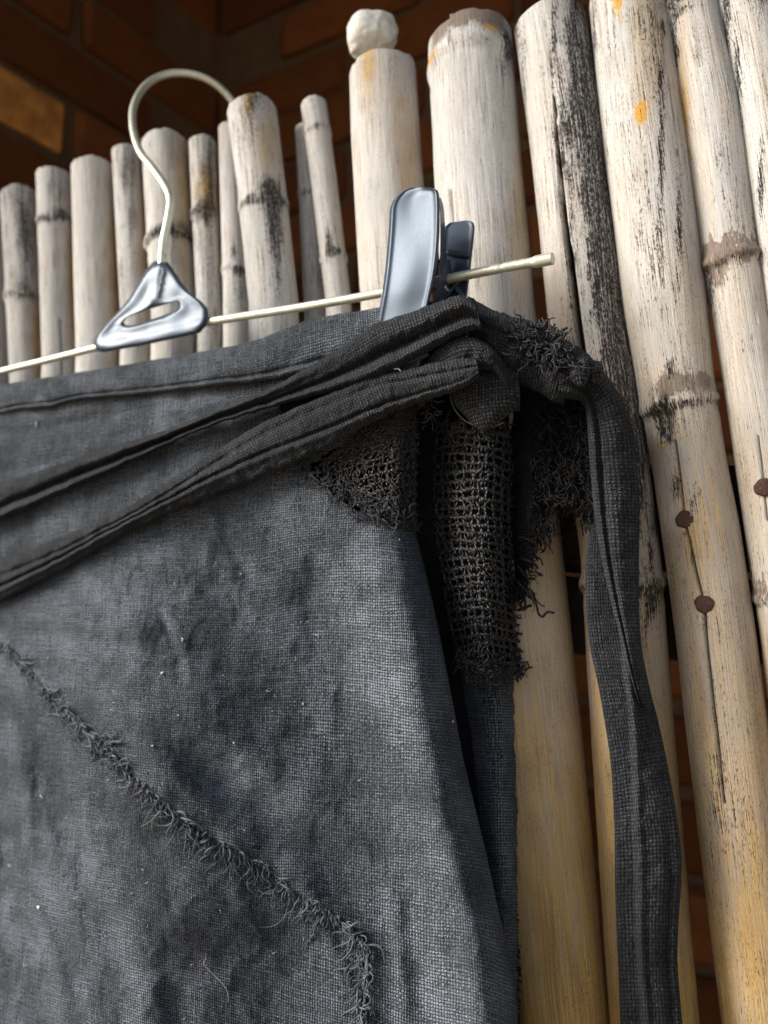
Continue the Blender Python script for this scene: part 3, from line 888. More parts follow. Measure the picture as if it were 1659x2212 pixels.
def bracket():
    outer = np.array([(346, 561), (362, 566), (376, 585), (392, 610), (412, 634), (436, 652), (449, 668), (451, 686), (445, 704), (432, 719), (380, 731), (300, 748), (222, 761), (208, 757), (201, 744), (206, 728), (226, 704), (252, 676), (278, 646), (298, 612), (316, 582), (330, 566)], float)
    slot = np.array([(383, 648), (386, 660), (384, 671), (374, 679), (340, 690), (305, 702), (285, 707), (271, 704), (267, 694), (274, 683), (290, 675), (325, 663), (360, 653), (374, 649)], float)
    slot[:, 1] = (slot[:, 1] - (678 + (slot[:, 0] - 327) * -.36)) * .72 + (678 + (slot[:, 0] - 327) * -.36)
    n = 160

    def resamp(p, start):
        p = np.vstack([p, p[:1]])
        L = np.concatenate([[0], np.cumsum(np.hypot(*np.diff(p, axis=0).T))])
        t = np.linspace(0, L[-1], n, endpoint=False)
        return np.stack([np.interp(t, L, p[:, 0]), np.interp(t, L, p[:, 1])], -1)
    O = resamp(outer, 0); 
    c = slot.mean(0)
    # match by angle round the slot's centre
    ang = np.arctan2(O[:, 1] - c[1], (O[:, 0] - c[0]))
    Sl = resamp(slot, 0)
    Ld = np.vstack([Sl, Sl[:1]])
    sang = np.unwrap(np.arctan2(Ld[:, 1] - c[1], Ld[:, 0] - c[0]))
    o_ang = np.unwrap(ang)
    if sang[-1] < sang[0]: sang = -sang; o_ang = -o_ang
    o_ang = o_ang - 2 * np.pi * np.floor((o_ang - sang[0]) / (2 * np.pi))
    order = np.mod(o_ang - sang[0], 2 * np.pi) + sang[0]
    S = np.stack([np.interp(order, sang, Ld[:, 0]), np.interp(order, sang, Ld[:, 1])], -1)
    K = 22
    ts = np.linspace(0, 1, K)
    rings = []
    ob = 0.050; half = 0.0042
    for t in ts:
        p = O * (1 - t) + S * t
        x, y = p[:, 0], p[:, 1]
        e = min(t, 1 - t) / .16
        rim = math.sqrt(max(0, 1 - (1 - min(1, e)) ** 2))
        # hollow between a raised border and the slot, with ribs where the wires lie
        gap = np.hypot(*(O - S).T)
        dish = -0.0005 * np.clip((gap - 18) / 40, 0, 1) * np.exp(-((t - .52) / .24) ** 2)
        d1, _, _ = pdist(x, y, [(346, 555), (340, 600), (334, 640)])
        d2, _, _ = pdist(x, y, [(205, 750), (330, 722), (455, 695)])
        rib = 0.0010 * np.exp(-(d1 / 12) ** 2) + 0.0006 * np.exp(-(d2 / 12) ** 2)
        cor = 0.0002 * np.sin(x * .09) * np.cos(y * .08) * np.clip((gap - 25) / 40, 0, 1)
        rings.append(P(x, y, ob + half * (.25 + .75 * rim) + (dish + rib + cor) * rim))
    for t in ts[::-1]:
        p = O * (1 - t) + S * t
        e = min(t, 1 - t) / .12
        rim = math.sqrt(max(0, 1 - (1 - min(1, e)) ** 2))
        rings.append(P(p[:, 0], p[:, 1], ob - half * (.3 + .7 * rim)))
    rings.append(rings[0])
    V = np.array(rings).reshape(-1, 3)
    o = add_mesh('bracket', V, grid_faces(len(rings), n, True), M_PLASTIC, HANGER)
    # small raised moulding marks below the hook
    vs_, fs_ = [], []
    for k in range(11):
        f = k / 10
        x0, y0 = 351 - 12 * f, 582 + 56 * f
        e1 = HF * 0.0009; e2 = np.array([0, 0, 1]) * 0.00032; e3 = -NF * 0.0003
        v, ff = box_arrays(P(x0 + (2 if k % 3 else 0), y0, ob + half + .0009), e1 * (0.7 + .3 * (k % 2)), e2, e3)
        fs_ += [tuple(i + 8 * k for i in q_) for q_ in ff]; vs_.append(v)
    add_mesh('moulded_marks', np.vstack(vs_), fs_, M_PLASTIC, o, smooth=False)


bracket()

# clip
CLIP = empty('clip', P(900, 640, 0.05) - np.array(wloc(HANGER)), HANGER)
fj = [(888, 405, 930, 405), (868, 414, 941, 409), (852, 430, 946, 413), (843, 450, 949, 425), (840, 490, 950, 460), (836, 540, 949, 510), (831, 590, 945, 560), (824, 640, 938, 605), (815, 690, 928, 650), (806, 735, 918, 700), (800, 790, 912, 760), (798, 815, 908, 790)]
fo = np.interp([s[1] for s in fj], [405, 500, 620, 720, 815], [.0645, .0640, .0630, .0605, .0600])
fj = [(a, b, c, d, o_ - .0022, o_ + .0022) for (a, b, c, d), o_ in zip(fj, fo)]


def jaw_prof(v, u):
    return 0.0007 * (np.exp(-((v - .05) / .05) ** 2) + np.exp(-((v - .95) / .05) ** 2)) - .0014 * np.exp(-((v - .5) / .3) ** 2) * np.exp(-((u - .22) / .2) ** 2) + .0008 * np.exp(-((v - .45) / .3) ** 2) * np.exp(-((u - .6) / .2) ** 2)


tag(strip('jaw', fj, jaw_prof, M_PLASTIC, CLIP, nu=140, nv=48, thick=.0032, edge=.07), 'glossy front jaw of the clip')
rj = [(972, 481, 1006, 476), (962, 489, 1018, 478), (957, 500, 1024, 484), (955, 520, 1025, 500), (950, 580, 1019, 560), (944, 640, 1011, 625), (936, 700, 1003, 690), (930, 790, 996, 780)]
ro = np.interp([s[1] for s in rj], [480, 560, 640, 720, 790], [.0405, .0425, .0440, .0450, .0450])
rj = [(a, b, c, d, o_, o_) for (a, b, c, d), o_ in zip(rj, ro)]
tag(strip('jaw', rj, lambda v, u: 0.0006 * (np.exp(-((v - .06) / .05) ** 2) + np.exp(-((v - .94) / .05) ** 2)), M_PLASTIC, CLIP, nu=80, nv=32, thick=.0028, edge=.07), 'shaded rear jaw of the clip')


def bar(name, a, b, r, mat, parent, sides=4):
    n = 8
    q_ = np.linspace(np.array(a, float), np.array(b, float), n)
    return tube_obj(name, [(P(q_[:, 0], q_[:, 1], q_[:, 2]), r)], mat, parent, sides)


bar('rib', (962, 590, .047), (1004, 650, .047), .0013, M_PLASTIC, CLIP)
bar('rib', (1006, 585, .047), (958, 650, .047), .0013, M_PLASTIC, CLIP)
bar('rib', (965, 545, .0455), (1012, 552, .0455), .0013, M_PLASTIC, CLIP)
strip('jaw_side', [(946, 425, 953, 428, .0650, .0590), (950, 450, 959, 452, .0650, .0560), (951, 500, 962, 500, .0645, .0530), (950, 560, 964, 558, .0640, .0500), (944, 610, 962, 606, .0630, .0480), (934, 660, 955, 655, .0610, .0480)], lambda v, u: 0 * v, M_PLASTIC, CLIP, nu=60, nv=12, thick=.0022, edge=.2)
# sides of the jaw bridging to the rod
strip('rod_housing', [(945, 560, 972, 560, .0585, .047), (948, 590, 976, 590, .058, .046), (944, 625, 972, 625, .058, .045), (935, 660, 964, 660, .057, .045)], lambda v, u: 0 * v, M_PLASTIC, CLIP, nu=24, nv=12, thick=.004, edge=.2)
sp_t = np.linspace(0, 2 * np.pi * 2.6, 90)
spr = P(np.full(90, 955.0) + 10 * sp_t / 16, np.full(90, 606.0), .05) + np.cos(sp_t)[:, None] * 0.0042 * np.array([0, 0, 1.0]) + np.sin(sp_t)[:, None] * .0042 * NF
tube_obj('spring', [(spr, .0006)], M_WIRE, CLIP, 8)
# toe of the jaw that shows under the strap
strip('jaw_tip', [(862, 782, 858, 796, .0605, .0605), (885, 770, 884, 788, .062, .062), (905, 760, 906, 780, .062, .062), (924, 752, 926, 772, .0605, .0605)], lambda v, u: .0012 * np.sin(np.pi * v), M_PLASTIC, CLIP, nu=30, nv=14, thick=.003, edge=.2)

# ------------------------------------------------------------------ skirt
SKIRT = empty('skirt', P(700, 1200, 0.05))
tag(SKIRT, 'faded black woven skirt with frayed edges and ties hanging from the clip hanger', 'skirt')
BASE = 0.056
TOPX = [-420, -260, 0, 162, 374, 543, 670, 810, 900, 1010]
TOPY = [950, 895, 835, 808, 772, 738, 692, 668, 655, 648]
RY = [640, 800, 900, 1000, 1120, 1180, 1300, 1400, 1640, 1850, 2100, 2212, 2420]
RX = [1010, 985, 893, 888, 890, 906, 935, 956, 1001, 1052, 1106, 1118, 1140]
SEAM = [(-120, 1330), (0, 1395), (60, 1448), (130, 1528), (230, 1620), (330, 1716), (430, 1796), (560, 1868), (640, 1930), (740, 1992), (790, 2060), (782, 2180), (760, 2300), (750, 2420)]


def ridge(x, y, poly, w, h, taper=True):
    d, s, t = pdist(x, y, poly)
    k = 1.45 * np.exp(-(d / w) ** 2)
    if taper: k = k * np.minimum(1, np.minimum(t, 1 - t) / .18 + .15)
    return h * k


def shift(poly, dx, dy):
    return [(a + dx, b + dy) for a, b in poly]


GR1 = [(100, 1540), (112, 1640), (128, 1730), (165, 1840), (215, 1960), (248, 2080), (270, 2260), (280, 2420)]
GR2 = [(320, 1540), (430, 1640), (520, 1722), (620, 1792), (700, 1842), (765, 1905)]


def panel_h(x, y):
    low = smooth01(1080, 1350, y)
    r = np.interp(y, RY, RX)
    e = r - x
    h = 0.0185 * np.exp(-((e - 68) / 78) ** 2) * low
    h += -0.0070 * np.exp(-((e - 240) / 95) ** 2) * low
    h += -0.0070 * np.exp(-((x - 560 - (y - 1300) * .12) / 170) ** 2) * low
    h += 0.024 * np.exp(-((x - 300) / 260) ** 2) * smooth01(880, 1650, y)
    h += ridge(x, y, [(-90, 1290), (120, 1318), (250, 1352), (345, 1385)], 46, .0028)
    h -= ridge(x, y, [(-90, 1350), (60, 1366), (150, 1378), (240, 1392), (330, 1402)], 22, .0024)
    h -= ridge(x, y, [(338, 1300), (352, 1340), (366, 1372), (386, 1420), (384, 1490)], 11, .0009)
    h += ridge(x, y, [(360, 1300), (374, 1340), (390, 1372), (408, 1420)], 14, .0006)
    h -= ridge(x, y, GR1, 36, .0013, False) * smooth01(1530, 1640, y)
    h += ridge(x, y, shift(GR1, -58, 0), 44, .0020, False) * smooth01(1530, 1640, y)
    h += ridge(x, y, shift(GR1, 58, 0), 40, .0022, False) * smooth01(1530, 1640, y)
    h -= ridge(x, y, GR2, 46, .0015)
    h += ridge(x, y, shift(GR2, -45, 48), 34, .0024)
    h += ridge(x, y, shift(GR2, 55, -50), 45, .0018)
    # lower left crumple
    h -= ridge(x, y, [(20, 1960), (70, 2060), (90, 2180), (130, 2300)], 24, .0012)
    h += ridge(x, y, [(60, 1940), (110, 2050), (140, 2170), (170, 2300)], 24, .0026)
    h -= ridge(x, y, [(330, 2060), (380, 2140), (400, 2300)], 34, .0012)
    h -= ridge(x, y, [(-60, 1620), (10, 1800), (0, 2000)], 26, .0020)
    h += ridge(x, y, [(30, 1560), (55, 1700), (70, 1860)], 18, .0014)
    # soft creases that fan out from the waist
    h -= ridge(x, y, [(-80, 950), (80, 930), (200, 905), (330, 884)], 14, .0014)
    h -= ridge(x, y, [(-80, 1030), (60, 1010), (160, 985), (280, 975)], 14, .0010)
    h += ridge(x, y, [(340, 890), (420, 880), (520, 860)], 16, .0012)
    h -= ridge(x, y, [(480, 1090), (500, 1180), (545, 1280)], 18, .0010)
    h -= ridge(x, y, [(300, 1180), (320, 1240), (350, 1290)], 14, .0006)
    h -= ridge(x, y, [(690, 1180), (670, 1300), (690, 1450)], 22, .0012)
    h -= ridge(x, y, [(760, 1380), (750, 1520), (770, 1660)], 26, .0012)
    h -= ridge(x, y, [(890, 1880), (895, 2040), (925, 2230), (930, 2420)], 24, .0014)
    h -= ridge(x, y, [(965, 2020), (985, 2120), (1010, 2260)], 13, .0016)
    h += ridge(x, y, [(855, 1900), (860, 2050), (880, 2260)], 20, .0014)
    h -= ridge(x, y, [(700, 1960), (760, 2080), (800, 2200)], 12, .0010)
    # the overlapping layer ends at the frayed seam
    d, s, t = pdist(x, y, SEAM)
    sd = d * -s
    wob = 6 * fbm(x / 30, y / 30, 61, 2)
    h += 0.0030 * smooth01(-2, 5, sd + wob) * smooth01(700, 300, np.abs(sd)) + 0.0022 * np.exp(-((sd - 14) / 16) ** 2) * (0.5 + fbm(x / 45, y / 45, 62, 2))
    # overall crumple
    h += 0.0030 * fbm(x / 150, y / 210, 63, 3) + 0.0006 * fbm(x / 46, y / 60, 64, 3) + .00018 * fbm(x / 15, y / 17, 65, 2)
    rg = 1 - 2.6 * np.abs(fbm(x / 120 + .35 * fbm(x / 60, y / 60, 5, 2), y / 170, 67, 3))
    h += .0009 * np.clip(rg, -1, 1) + .00012 * np.clip(1 - 2.6 * np.abs(fbm(x / 44, y / 58, 69, 2)), -1, 1)
    lf = smooth01(420, 60, x) * smooth01(1550, 1750, y)
    h += .0016 * 1.2 * lf * fbm(x / 36, y / 75, 66, 3)
    return h


def panel_off(x, y):
    r = np.interp(y, RY, RX)
    e = r - x
    W = 105.0
    s = np.clip((W - e) / W, 0, 1)
    curl = 0.020 * (1 - np.sqrt(np.maximum(0, 1 - s * s)))
    return BASE + panel_h(x, y) - curl


NET_L = [(655, 1012), (700, 985), (780, 935), (850, 885), (905, 860), (905, 1150), (870, 1128), (820, 1112), (770, 1100), (715, 1066), (690, 1040)]


def front_panel():
    nv_, nu_ = 640, 470
    xl = -420.0
    s = np.linspace(0, 1, nu_); v = np.linspace(0, 1, nv_)
    s = np.where(s < .93, s, .93 + (s - .93))
    Sg, Vg = np.meshgrid(s, v)
    xs_ = xl + Sg * (1000 - xl)
    ty = np.interp(xs_, TOPX, TOPY) + 8
    y = ty + Vg * (2420 - ty)
    r = np.interp(y, RY, RX)
    x = xl + Sg * (r - xl)
    off = panel_off(x, y)
    V = P(x, y, off)
    # turn under at the right fold
    nb = 14
    k = np.linspace(0, 1, nb + 1)[1:]
    yb = np.repeat(y[:, -1:], nb, 1); rb = np.repeat(r[:, -1:], nb, 1)
    xb = rb - 4 - 90 * k[None, :] ** 1.6
    ob = np.repeat(off[:, -1:], nb, 1) - 0.002 - 0.010 * k[None, :] ** .7
    B = P(xb, yb, ob)
    A = np.concatenate([V, B], 1)
    nr, nc = A.shape[:2]
    X = np.concatenate([x, xb], 1); Y = np.concatenate([y, yb], 1)
    faces = grid_faces(nr, nc, False, flip=True)
    # worn-through hole where only the net is left
    cx = X.ravel()[faces].mean(1); cy = Y.ravel()[faces].mean(1)
    jag = 9 * fbm(cx / 16, cy / 16, 70, 3)
    hole = inpoly(cx + jag, cy + 9 * fbm(cx / 16 + 40, cy / 16, 71, 3), NET_L)
    isfront = (np.arange(len(faces)) % (nc - 1)) < nu_ - 1
    faces = faces[~(hole & isfront)]
    uv = np.stack([(A @ HF), A[..., 2]], -1).reshape(-1, 2)
    # along the turned fold keep the weave running
    du = np.linalg.norm(np.diff(A, axis=1), axis=2)
    uu = np.concatenate([np.zeros((nr, 1)), np.cumsum(du, 1)], 1) + (A[:, :1] @ HF)
    fold = np.concatenate([BASE + 0 * x, np.repeat(off[:, -1:], nb, 1) * 0 + BASE], 1) - np.concatenate([off - panel_h(x, y), ob - .0], 1)
    Q = P(X, Y, BASE + 0 * X)
    uv = np.stack([(Q @ HF) + 0.8 * fold, Q[..., 2] + 0.004 * fbm(X / 240, Y / 240, 68, 2)], -1).reshape(-1, 2)
    add_mesh('front_panel', A.reshape(-1, 3), faces, M_CLOTH, SKIRT, uv)


front_panel()

# band along the waist
wb = []
for x, yt, yb in [(-420, 950, 1010), (-260, 895, 960), (0, 833, 893), (100, 816, 880), (162, 806, 865), (260, 789, 856), (374, 770, 844), (458, 756, 834), (543, 737, 826), (610, 712, 815), (670, 690, 800), (740, 677, 780), (810, 666, 760), (900, 653, 740), (1010, 645, 725)]:
    wb.append((x, yt, x + 4, yb, BASE + .0018, BASE + .0030))
strip('waistband', wb, lambda v, u: .0022 * np.sin(np.pi * np.clip(v * 1.05, 0, 1)) ** .7 + .0009 * np.exp(-((v - .93) / .05) ** 2) - .0012 * np.exp(-((v - .83) / .05) ** 2), M_CLOTH, SKIRT, nu=300, nv=44, thick=.0022, noise=.0012, nscale=34, seed=80, edge=.12, edge_noise=2.0)


# back of the skirt and the folded side panel
def sheet(name, xl, xr, ytop, ybot, offf, mat, nx=90, ny=260, wob=0.0, seed=0, uvs=1.0):
    s = np.linspace(0, 1, nx); y = np.linspace(ytop, ybot, ny)
    S_, Y_ = np.meshgrid(s, y)
    L_ = np.interp(Y_, *zip(*[(b, a) for a, b in xl])); R_ = np.interp(Y_, *zip(*[(b, a) for a, b in xr]))
    R_ = R_ + wob * fbm(Y_ / 12, Y_ * 0, seed, 3)
    X_ = L_ + S_ * (R_ - L_)
    V = P(X_, Y_, offf(X_, Y_, S_))
    return add_mesh(name, V.reshape(-1, 3), grid_faces(ny, nx, flip=True), mat, SKIRT, grid_uv(V) * uvs)


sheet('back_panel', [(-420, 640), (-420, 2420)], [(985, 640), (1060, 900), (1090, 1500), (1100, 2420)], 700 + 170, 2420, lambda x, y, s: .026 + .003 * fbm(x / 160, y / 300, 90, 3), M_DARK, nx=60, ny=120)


def side_off(x, y, s):
    o = .017 + .019 * np.sin(np.pi * np.clip(s, 0, 1) ** 1.5) ** 1.0 - .003 * (s > .9) * ((s - .9) / .1) ** 2
    o = o + .0016 * fbm(x / 60, y / 160, 91, 3) + .0005 * fbm(x / 20, y / 22, 92, 2)
    return o


sheet('side_panel', [(930, 1380), (940, 1500), (985, 1700), (1020, 2000), (1040, 2420)], [(1118, 1380), (1126, 1450), (1126, 1700), (1122, 2000), (1124, 2212), (1126, 2420)], 1385, 2420, side_off, M_CLOTH, nx=80, ny=300, wob=5, seed=93)
# dark sheet painting the black shadow between front and side panels
sheet('fold_gap_shade', [(880, 860), (890, 1150), (930, 1400), (960, 1600), (1000, 2000), (1030, 2420)], [(950, 860), (960, 1150), (985, 1400), (1020, 1600), (1060, 2000), (1080, 2420)], 860, 2420, lambda x, y, s: .033 - .004 * s + .002 * fbm(x / 40, y / 90, 94, 3), M_DARK, nx=30, ny=140)


# ------------------------------------------------------------------ open net patches
def net(name, rows_y, left, right, offf, pitch=15, seed=0, r=.00042, drift=0.0, rowp=17):
    rs = np.random.default_rng(seed)
    st = []
    ys_ = np.arange(rows_y[0], rows_y[1], rowp)
    lf = lambda y: np.interp(y, [b for a, b in left], [a for a, b in left])
    rf = lambda y: np.interp(y, [b for a, b in right], [a for a, b in right])
    # weft: doubled wavy yarns
    for k, y0 in enumerate(ys_):
        for dbl in range(2):
            x0, x1 = lf(y0), rf(y0)
            if x1 - x0 < 12: continue
            n = max(10, int((x1 - x0) / 2.6))
            x = np.linspace(x0 - rs.uniform(-4, 8), x1 + rs.uniform(-4, 7), n)
            ph = rs.uniform(0, 6.28)
            y = y0 + drift * (x - x0) + 9 * fbm(x / 70, x * 0 + y0 / 70, seed + 300, 2) - 10 * np.sin(np.pi * np.clip((x - x0) / max(x1 - x0, 1), 0, 1)) + (2.2 if dbl else -2.2) * np.cos(2 * np.pi * x / (pitch * 1.0) + k * np.pi) + 5.0 * fbm(x / 22, x * 0 + k * 3.1 + dbl, seed + k, 2)
            z = .0006 * np.sin(2 * np.pi * x / pitch + k * np.pi + dbl * np.pi) + .0006 * vnoise(x / 12, x * 0 + k, seed + 5)
            st.append((P(x, y, offf(x, y) + z), r * rs.uniform(.8, 1.25)))
    # warp: loops that step from row to row
    cols = int((max(rf(y) - lf(y) for y in ys_)) / pitch) + 1
    for c in range(cols):
        for dbl in range(2):
            y = np.arange(rows_y[0] - rs.uniform(0, 8), rows_y[1] + rs.uniform(0, 8), 2.6)
            f = (c + .5 + .16 * (dbl - .5)) / cols
            x = lf(y) + f * (rf(y) - lf(y)) + (2.6 if dbl else -2.6) * np.sin(2 * np.pi * y / (2 * rowp)) + 6.0 * fbm(y / 34, y * 0 + c * 2.7, seed + 40 + c, 2) + 8 * fbm(y / 120, y * 0 + c * .35, seed + 90, 2)
            wide = (rf(y) - lf(y)) > 14
            z = .0008 * np.cos(2 * np.pi * y / rowp + c * np.pi + dbl * np.pi)
            pts = P(x, y, offf(x, y) + z)
            if wide.sum() > 6: st.append((pts[wide], r * rs.uniform(.8, 1.2)))
    # broken fibres and fluff
    for k in range(int(0.8 * len(ys_) * cols)):
        y0 = rs.uniform(*rows_y); x0 = rs.uniform(lf(y0), max(rf(y0), lf(y0) + 1))
        if rf(y0) - lf(y0) < 12: continue
        n = 7; a = rs.uniform(0, 6.28); L_ = rs.uniform(8, 22)
        t = np.linspace(0, 1, n)
        x = x0 + L_ * t * np.cos(a) + 4 * np.sin(t * rs.uniform(2, 7)); y = y0 + L_ * t * np.sin(a) + 4 * np.cos(t * rs.uniform(2, 7))
        st.append((P(x, y, offf(x, y) + .0006 + .0014 * np.sin(np.pi * t) * rs.uniform(.2, 1)), r * rs.uniform(.2, .6)))
    o = tube_obj(name, st, M_YARN, SKIRT, 5)
    tag(o, kind='stuff')
    return o


def net_r_off(x, y):
    s = np.clip((x - 925) / 190, 0, 1)
    return .026 + .022 * np.sin(np.pi * s ** 1.3) ** .8 + .0015 * fbm(x / 50, y / 90, 95, 2)


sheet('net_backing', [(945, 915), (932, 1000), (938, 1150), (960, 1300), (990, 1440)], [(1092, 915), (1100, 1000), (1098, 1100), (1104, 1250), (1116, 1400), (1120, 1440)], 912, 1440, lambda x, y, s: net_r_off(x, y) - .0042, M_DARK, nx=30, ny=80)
o = net('net_patch', (915, 1470), [(945, 915), (932, 1000), (938, 1150), (960, 1300), (990, 1440), (1000, 1470)], [(1100, 915), (1108, 1000), (1106, 1100), (1112, 1250), (1124, 1400), (1126, 1470)], net_r_off, 16.5, 101, .00044, .06, 18.5)
tag(o, 'open black net showing on the folded side')
o = net('net_patch', (880, 1140), [(850, 880), (770, 940), (690, 1005), (700, 1050), (760, 1092), (830, 1118), (880, 1140)], [(898, 880), (900, 1000), (900, 1100), (902, 1140)], lambda x, y: BASE + .0005 + .001 * fbm(x / 40, y / 40, 96, 2) - .010 * smooth01(850, 905, x), 13, 102, .00036, -.30, 13)
tag(o, 'open black net under the lower tie')

# ------------------------------------------------------------------ ties
def pA(v, u):
    m = 0.5 + .12 * np.sin(u * 9 + 1)
    return .0040 * np.exp(-((v - .24) / .22) ** 2) + .0042 * np.exp(-((v - .83) / .13) ** 2) - .0018 * np.exp(-((v - .60) / .07) ** 2) + .0008 * np.sin(v * 14 + u * 12) * np.sin(np.pi * v)


sa = [(-420, 1145, -420, 1240), (-150, 1095, -150, 1178), (0, 1046, 0, 1124), (110, 1008, 120, 1072), (200, 978, 214, 1030), (310, 945, 325, 980), (400, 912, 420, 936), (480, 880, 505, 905), (560, 848, 590, 880), (640, 808, 665, 858), (720, 760, 745, 838), (800, 706, 830, 810), (880, 676, 905, 772), (940, 654, 965, 738), (985, 640, 1005, 718), (1018, 648, 1036, 712), (1030, 668, 1040, 705)]


def on_panel(st, lift, lo):
    out = []
    for a, b, c, d in st:
        xs_ = np.linspace(a, c, 5); ys_ = np.linspace(b, d, 5)
        o_ = np.max(panel_off(xs_, ys_) if a < 840 else np.full(5, BASE))
        o_ = max(float(o_), lo)
        out.append((a, b, c, d, o_ + lift, o_ + lift * .9))
    return out


sa = on_panel(sa, .0032, BASE + .0035)
sa = [(a, b, c, d, e + .003 * float(smooth01(650, 850, a)), f + .0025 * float(smooth01(650, 850, a))) for a, b, c, d, e, f in sa]
tag(strip('tie', sa, pA, M_STRAP, SKIRT, nu=420, nv=52, thick=.0022, noise=.0010, nscale=22, seed=110, edge=.12, edge_noise=3), 'upper tie running over the clip')


def pB(v, u):
    c1 = .30 + .10 * np.sin(u * 8); c2 = .62 + .12 * np.sin(u * 7 + 2)
    return .0040 * np.sin(np.pi * np.clip(v, 0, 1)) ** .6 - .0014 * np.exp(-((v - c1) / .07) ** 2) - .0020 * np.exp(-((v - c2) / .045) ** 2) * smooth01(.95, .7, u) + .0010 * np.exp(-((v - c2 - .12) / .06) ** 2)


sb = [(-420, 1330, -420, 1440), (-150, 1265, -150, 1362), (0, 1208, 0, 1298), (110, 1168, 120, 1240), (210, 1124, 226, 1180), (300, 1080, 322, 1130), (390, 1022, 420, 1088), (470, 972, 505, 1054), (560, 918, 600, 1016), (640, 880, 680, 980), (720, 846, 755, 940), (800, 812, 832, 900), (880, 796, 905, 870), (950, 780, 968, 850), (1000, 772, 1012, 832), (1030, 776, 1036, 812)]
sb = on_panel(sb, .0040, BASE + .0045)
tag(strip('tie', sb, pB, M_STRAP, SKIRT, nu=420, nv=56, thick=.0024, noise=.0010, nscale=22, seed=111, edge=.10, edge_noise=3), 'lower tie crossing the front to the covered button')

# underside between the two ties, its shadow painted as a black strip
strip('tie_shade_strip', [(600, 862, 615, 925, BASE + .003, BASE + .003), (700, 815, 720, 900, BASE + .001, BASE + .001), (800, 775, 820, 850, BASE - .002, BASE - .002), (900, 735, 930, 810, BASE - .004, BASE - .004), (1000, 700, 1020, 790, BASE - .003, BASE - .003)], lambda v, u: 0 * v, M_DARK, SKIRT, nu=80, nv=20, thick=.002, noise=.001, seed=112)

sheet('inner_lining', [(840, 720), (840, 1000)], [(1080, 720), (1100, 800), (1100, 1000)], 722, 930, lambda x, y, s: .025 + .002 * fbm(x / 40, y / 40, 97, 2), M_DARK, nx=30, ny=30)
# hood of cloth and covered button
def pad(name, cx, cy, rx, ry, ob, hgt, mat, seed, rot=0.0, n=56, m=30):
    A, Q = np.meshgrid(np.linspace(0, 2 * np.pi, n, endpoint=False), np.linspace(0.0, 1.0, m))
    lump = 1 + .07 * np.sin(3 * A + seed) + .05 * np.sin(5 * A + 2 * seed)
    q = np.clip(Q, 0.004, 1)
    ex = rx * q * lump * np.cos(A); ey = ry * q * lump * np.sin(A)
    x = cx + ex * math.cos(rot) - ey * math.sin(rot); y = cy + ex * math.sin(rot) + ey * math.cos(rot)
    h = hgt * np.sqrt(np.maximum(0, 1 - q ** 2.4)) + .0008 * fbm(x / 18, y / 18, seed, 3)
    V = P(x, y, ob + h)
    uv = np.stack([(V @ HF), V[..., 2]], -1).reshape(-1, 2)
    return add_mesh(name, V.reshape(-1, 3), grid_faces(m, n, True), mat, SKIRT, uv)


hood = [(915, 800, 960, 800, .056, .056), (930, 768, 985, 800, .060, .058), (955, 742, 1010, 800, .062, .059), (995, 728, 1040, 800, .063, .059), (1040, 735, 1060, 800, .062, .058), (1075, 765, 1075, 815, .059, .056), (1104, 806, 1086, 842, .054, .053), (1122, 850, 1098, 872, .047, .047), (1124, 890, 1108, 892, .040, .040)]
strip('cloth_loop', hood, lambda v, u: .004 * np.sin(np.pi * v) ** .7, M_STRAP, SKIRT, nu=120, nv=36, thick=.003, noise=.0012, nscale=20, seed=113, edge=.2, edge_noise=2)
btn = pad('covered_button', 1050, 850, 74, 72, .051, .0085, M_STRAP, 3)
t = np.linspace(R(60), R(235), 70)
ringpts = P(1050 + 77 * np.cos(t), 850 + 72 * np.sin(t) * 1.0, .0525)
tube_obj('stitching', [(ringpts, .00030)], M_FRAY, btn, 6)

# shoulder piece, knot and the long hanging tie
sh = [(1010, 640, 1010, 760, .052, .050), (1050, 660, 1045, 790, .053, .050), (1100, 680, 1085, 812, .053, .049), (1150, 694, 1125, 830, .052, .047), (1195, 718, 1165, 850, .050, .045), (1235, 750, 1200, 868, .049, .044), (1250, 765, 1218, 874, .044, .040)]
strip('shoulder_band', sh, lambda v, u: .005 * np.sin(np.pi * np.clip(v, 0, 1)) ** .8 - .0014 * np.exp(-((v - .35) / .05) ** 2), M_STRAP, SKIRT, nu=140, nv=50, thick=.003, noise=.0020, nscale=26, seed=114, edge=.18, edge_noise=5)
pad('knot', 1254, 798, 26, 36, .050, .0065, M_STRAP, 5, rot=.35)
pad('knot', 1284, 800, 20, 26, .048, .0050, M_STRAP, 8, rot=-.4)


def pC(v, u):
    return .0046 * np.sin(np.pi * np.clip(v, 0, 1)) ** .6 + .0016 * np.exp(-((v - .12) / .06) ** 2) - .0014 * np.exp(-((v - .24) / .05) ** 2) + .0007 * np.sin(v * 9 + u * 7)


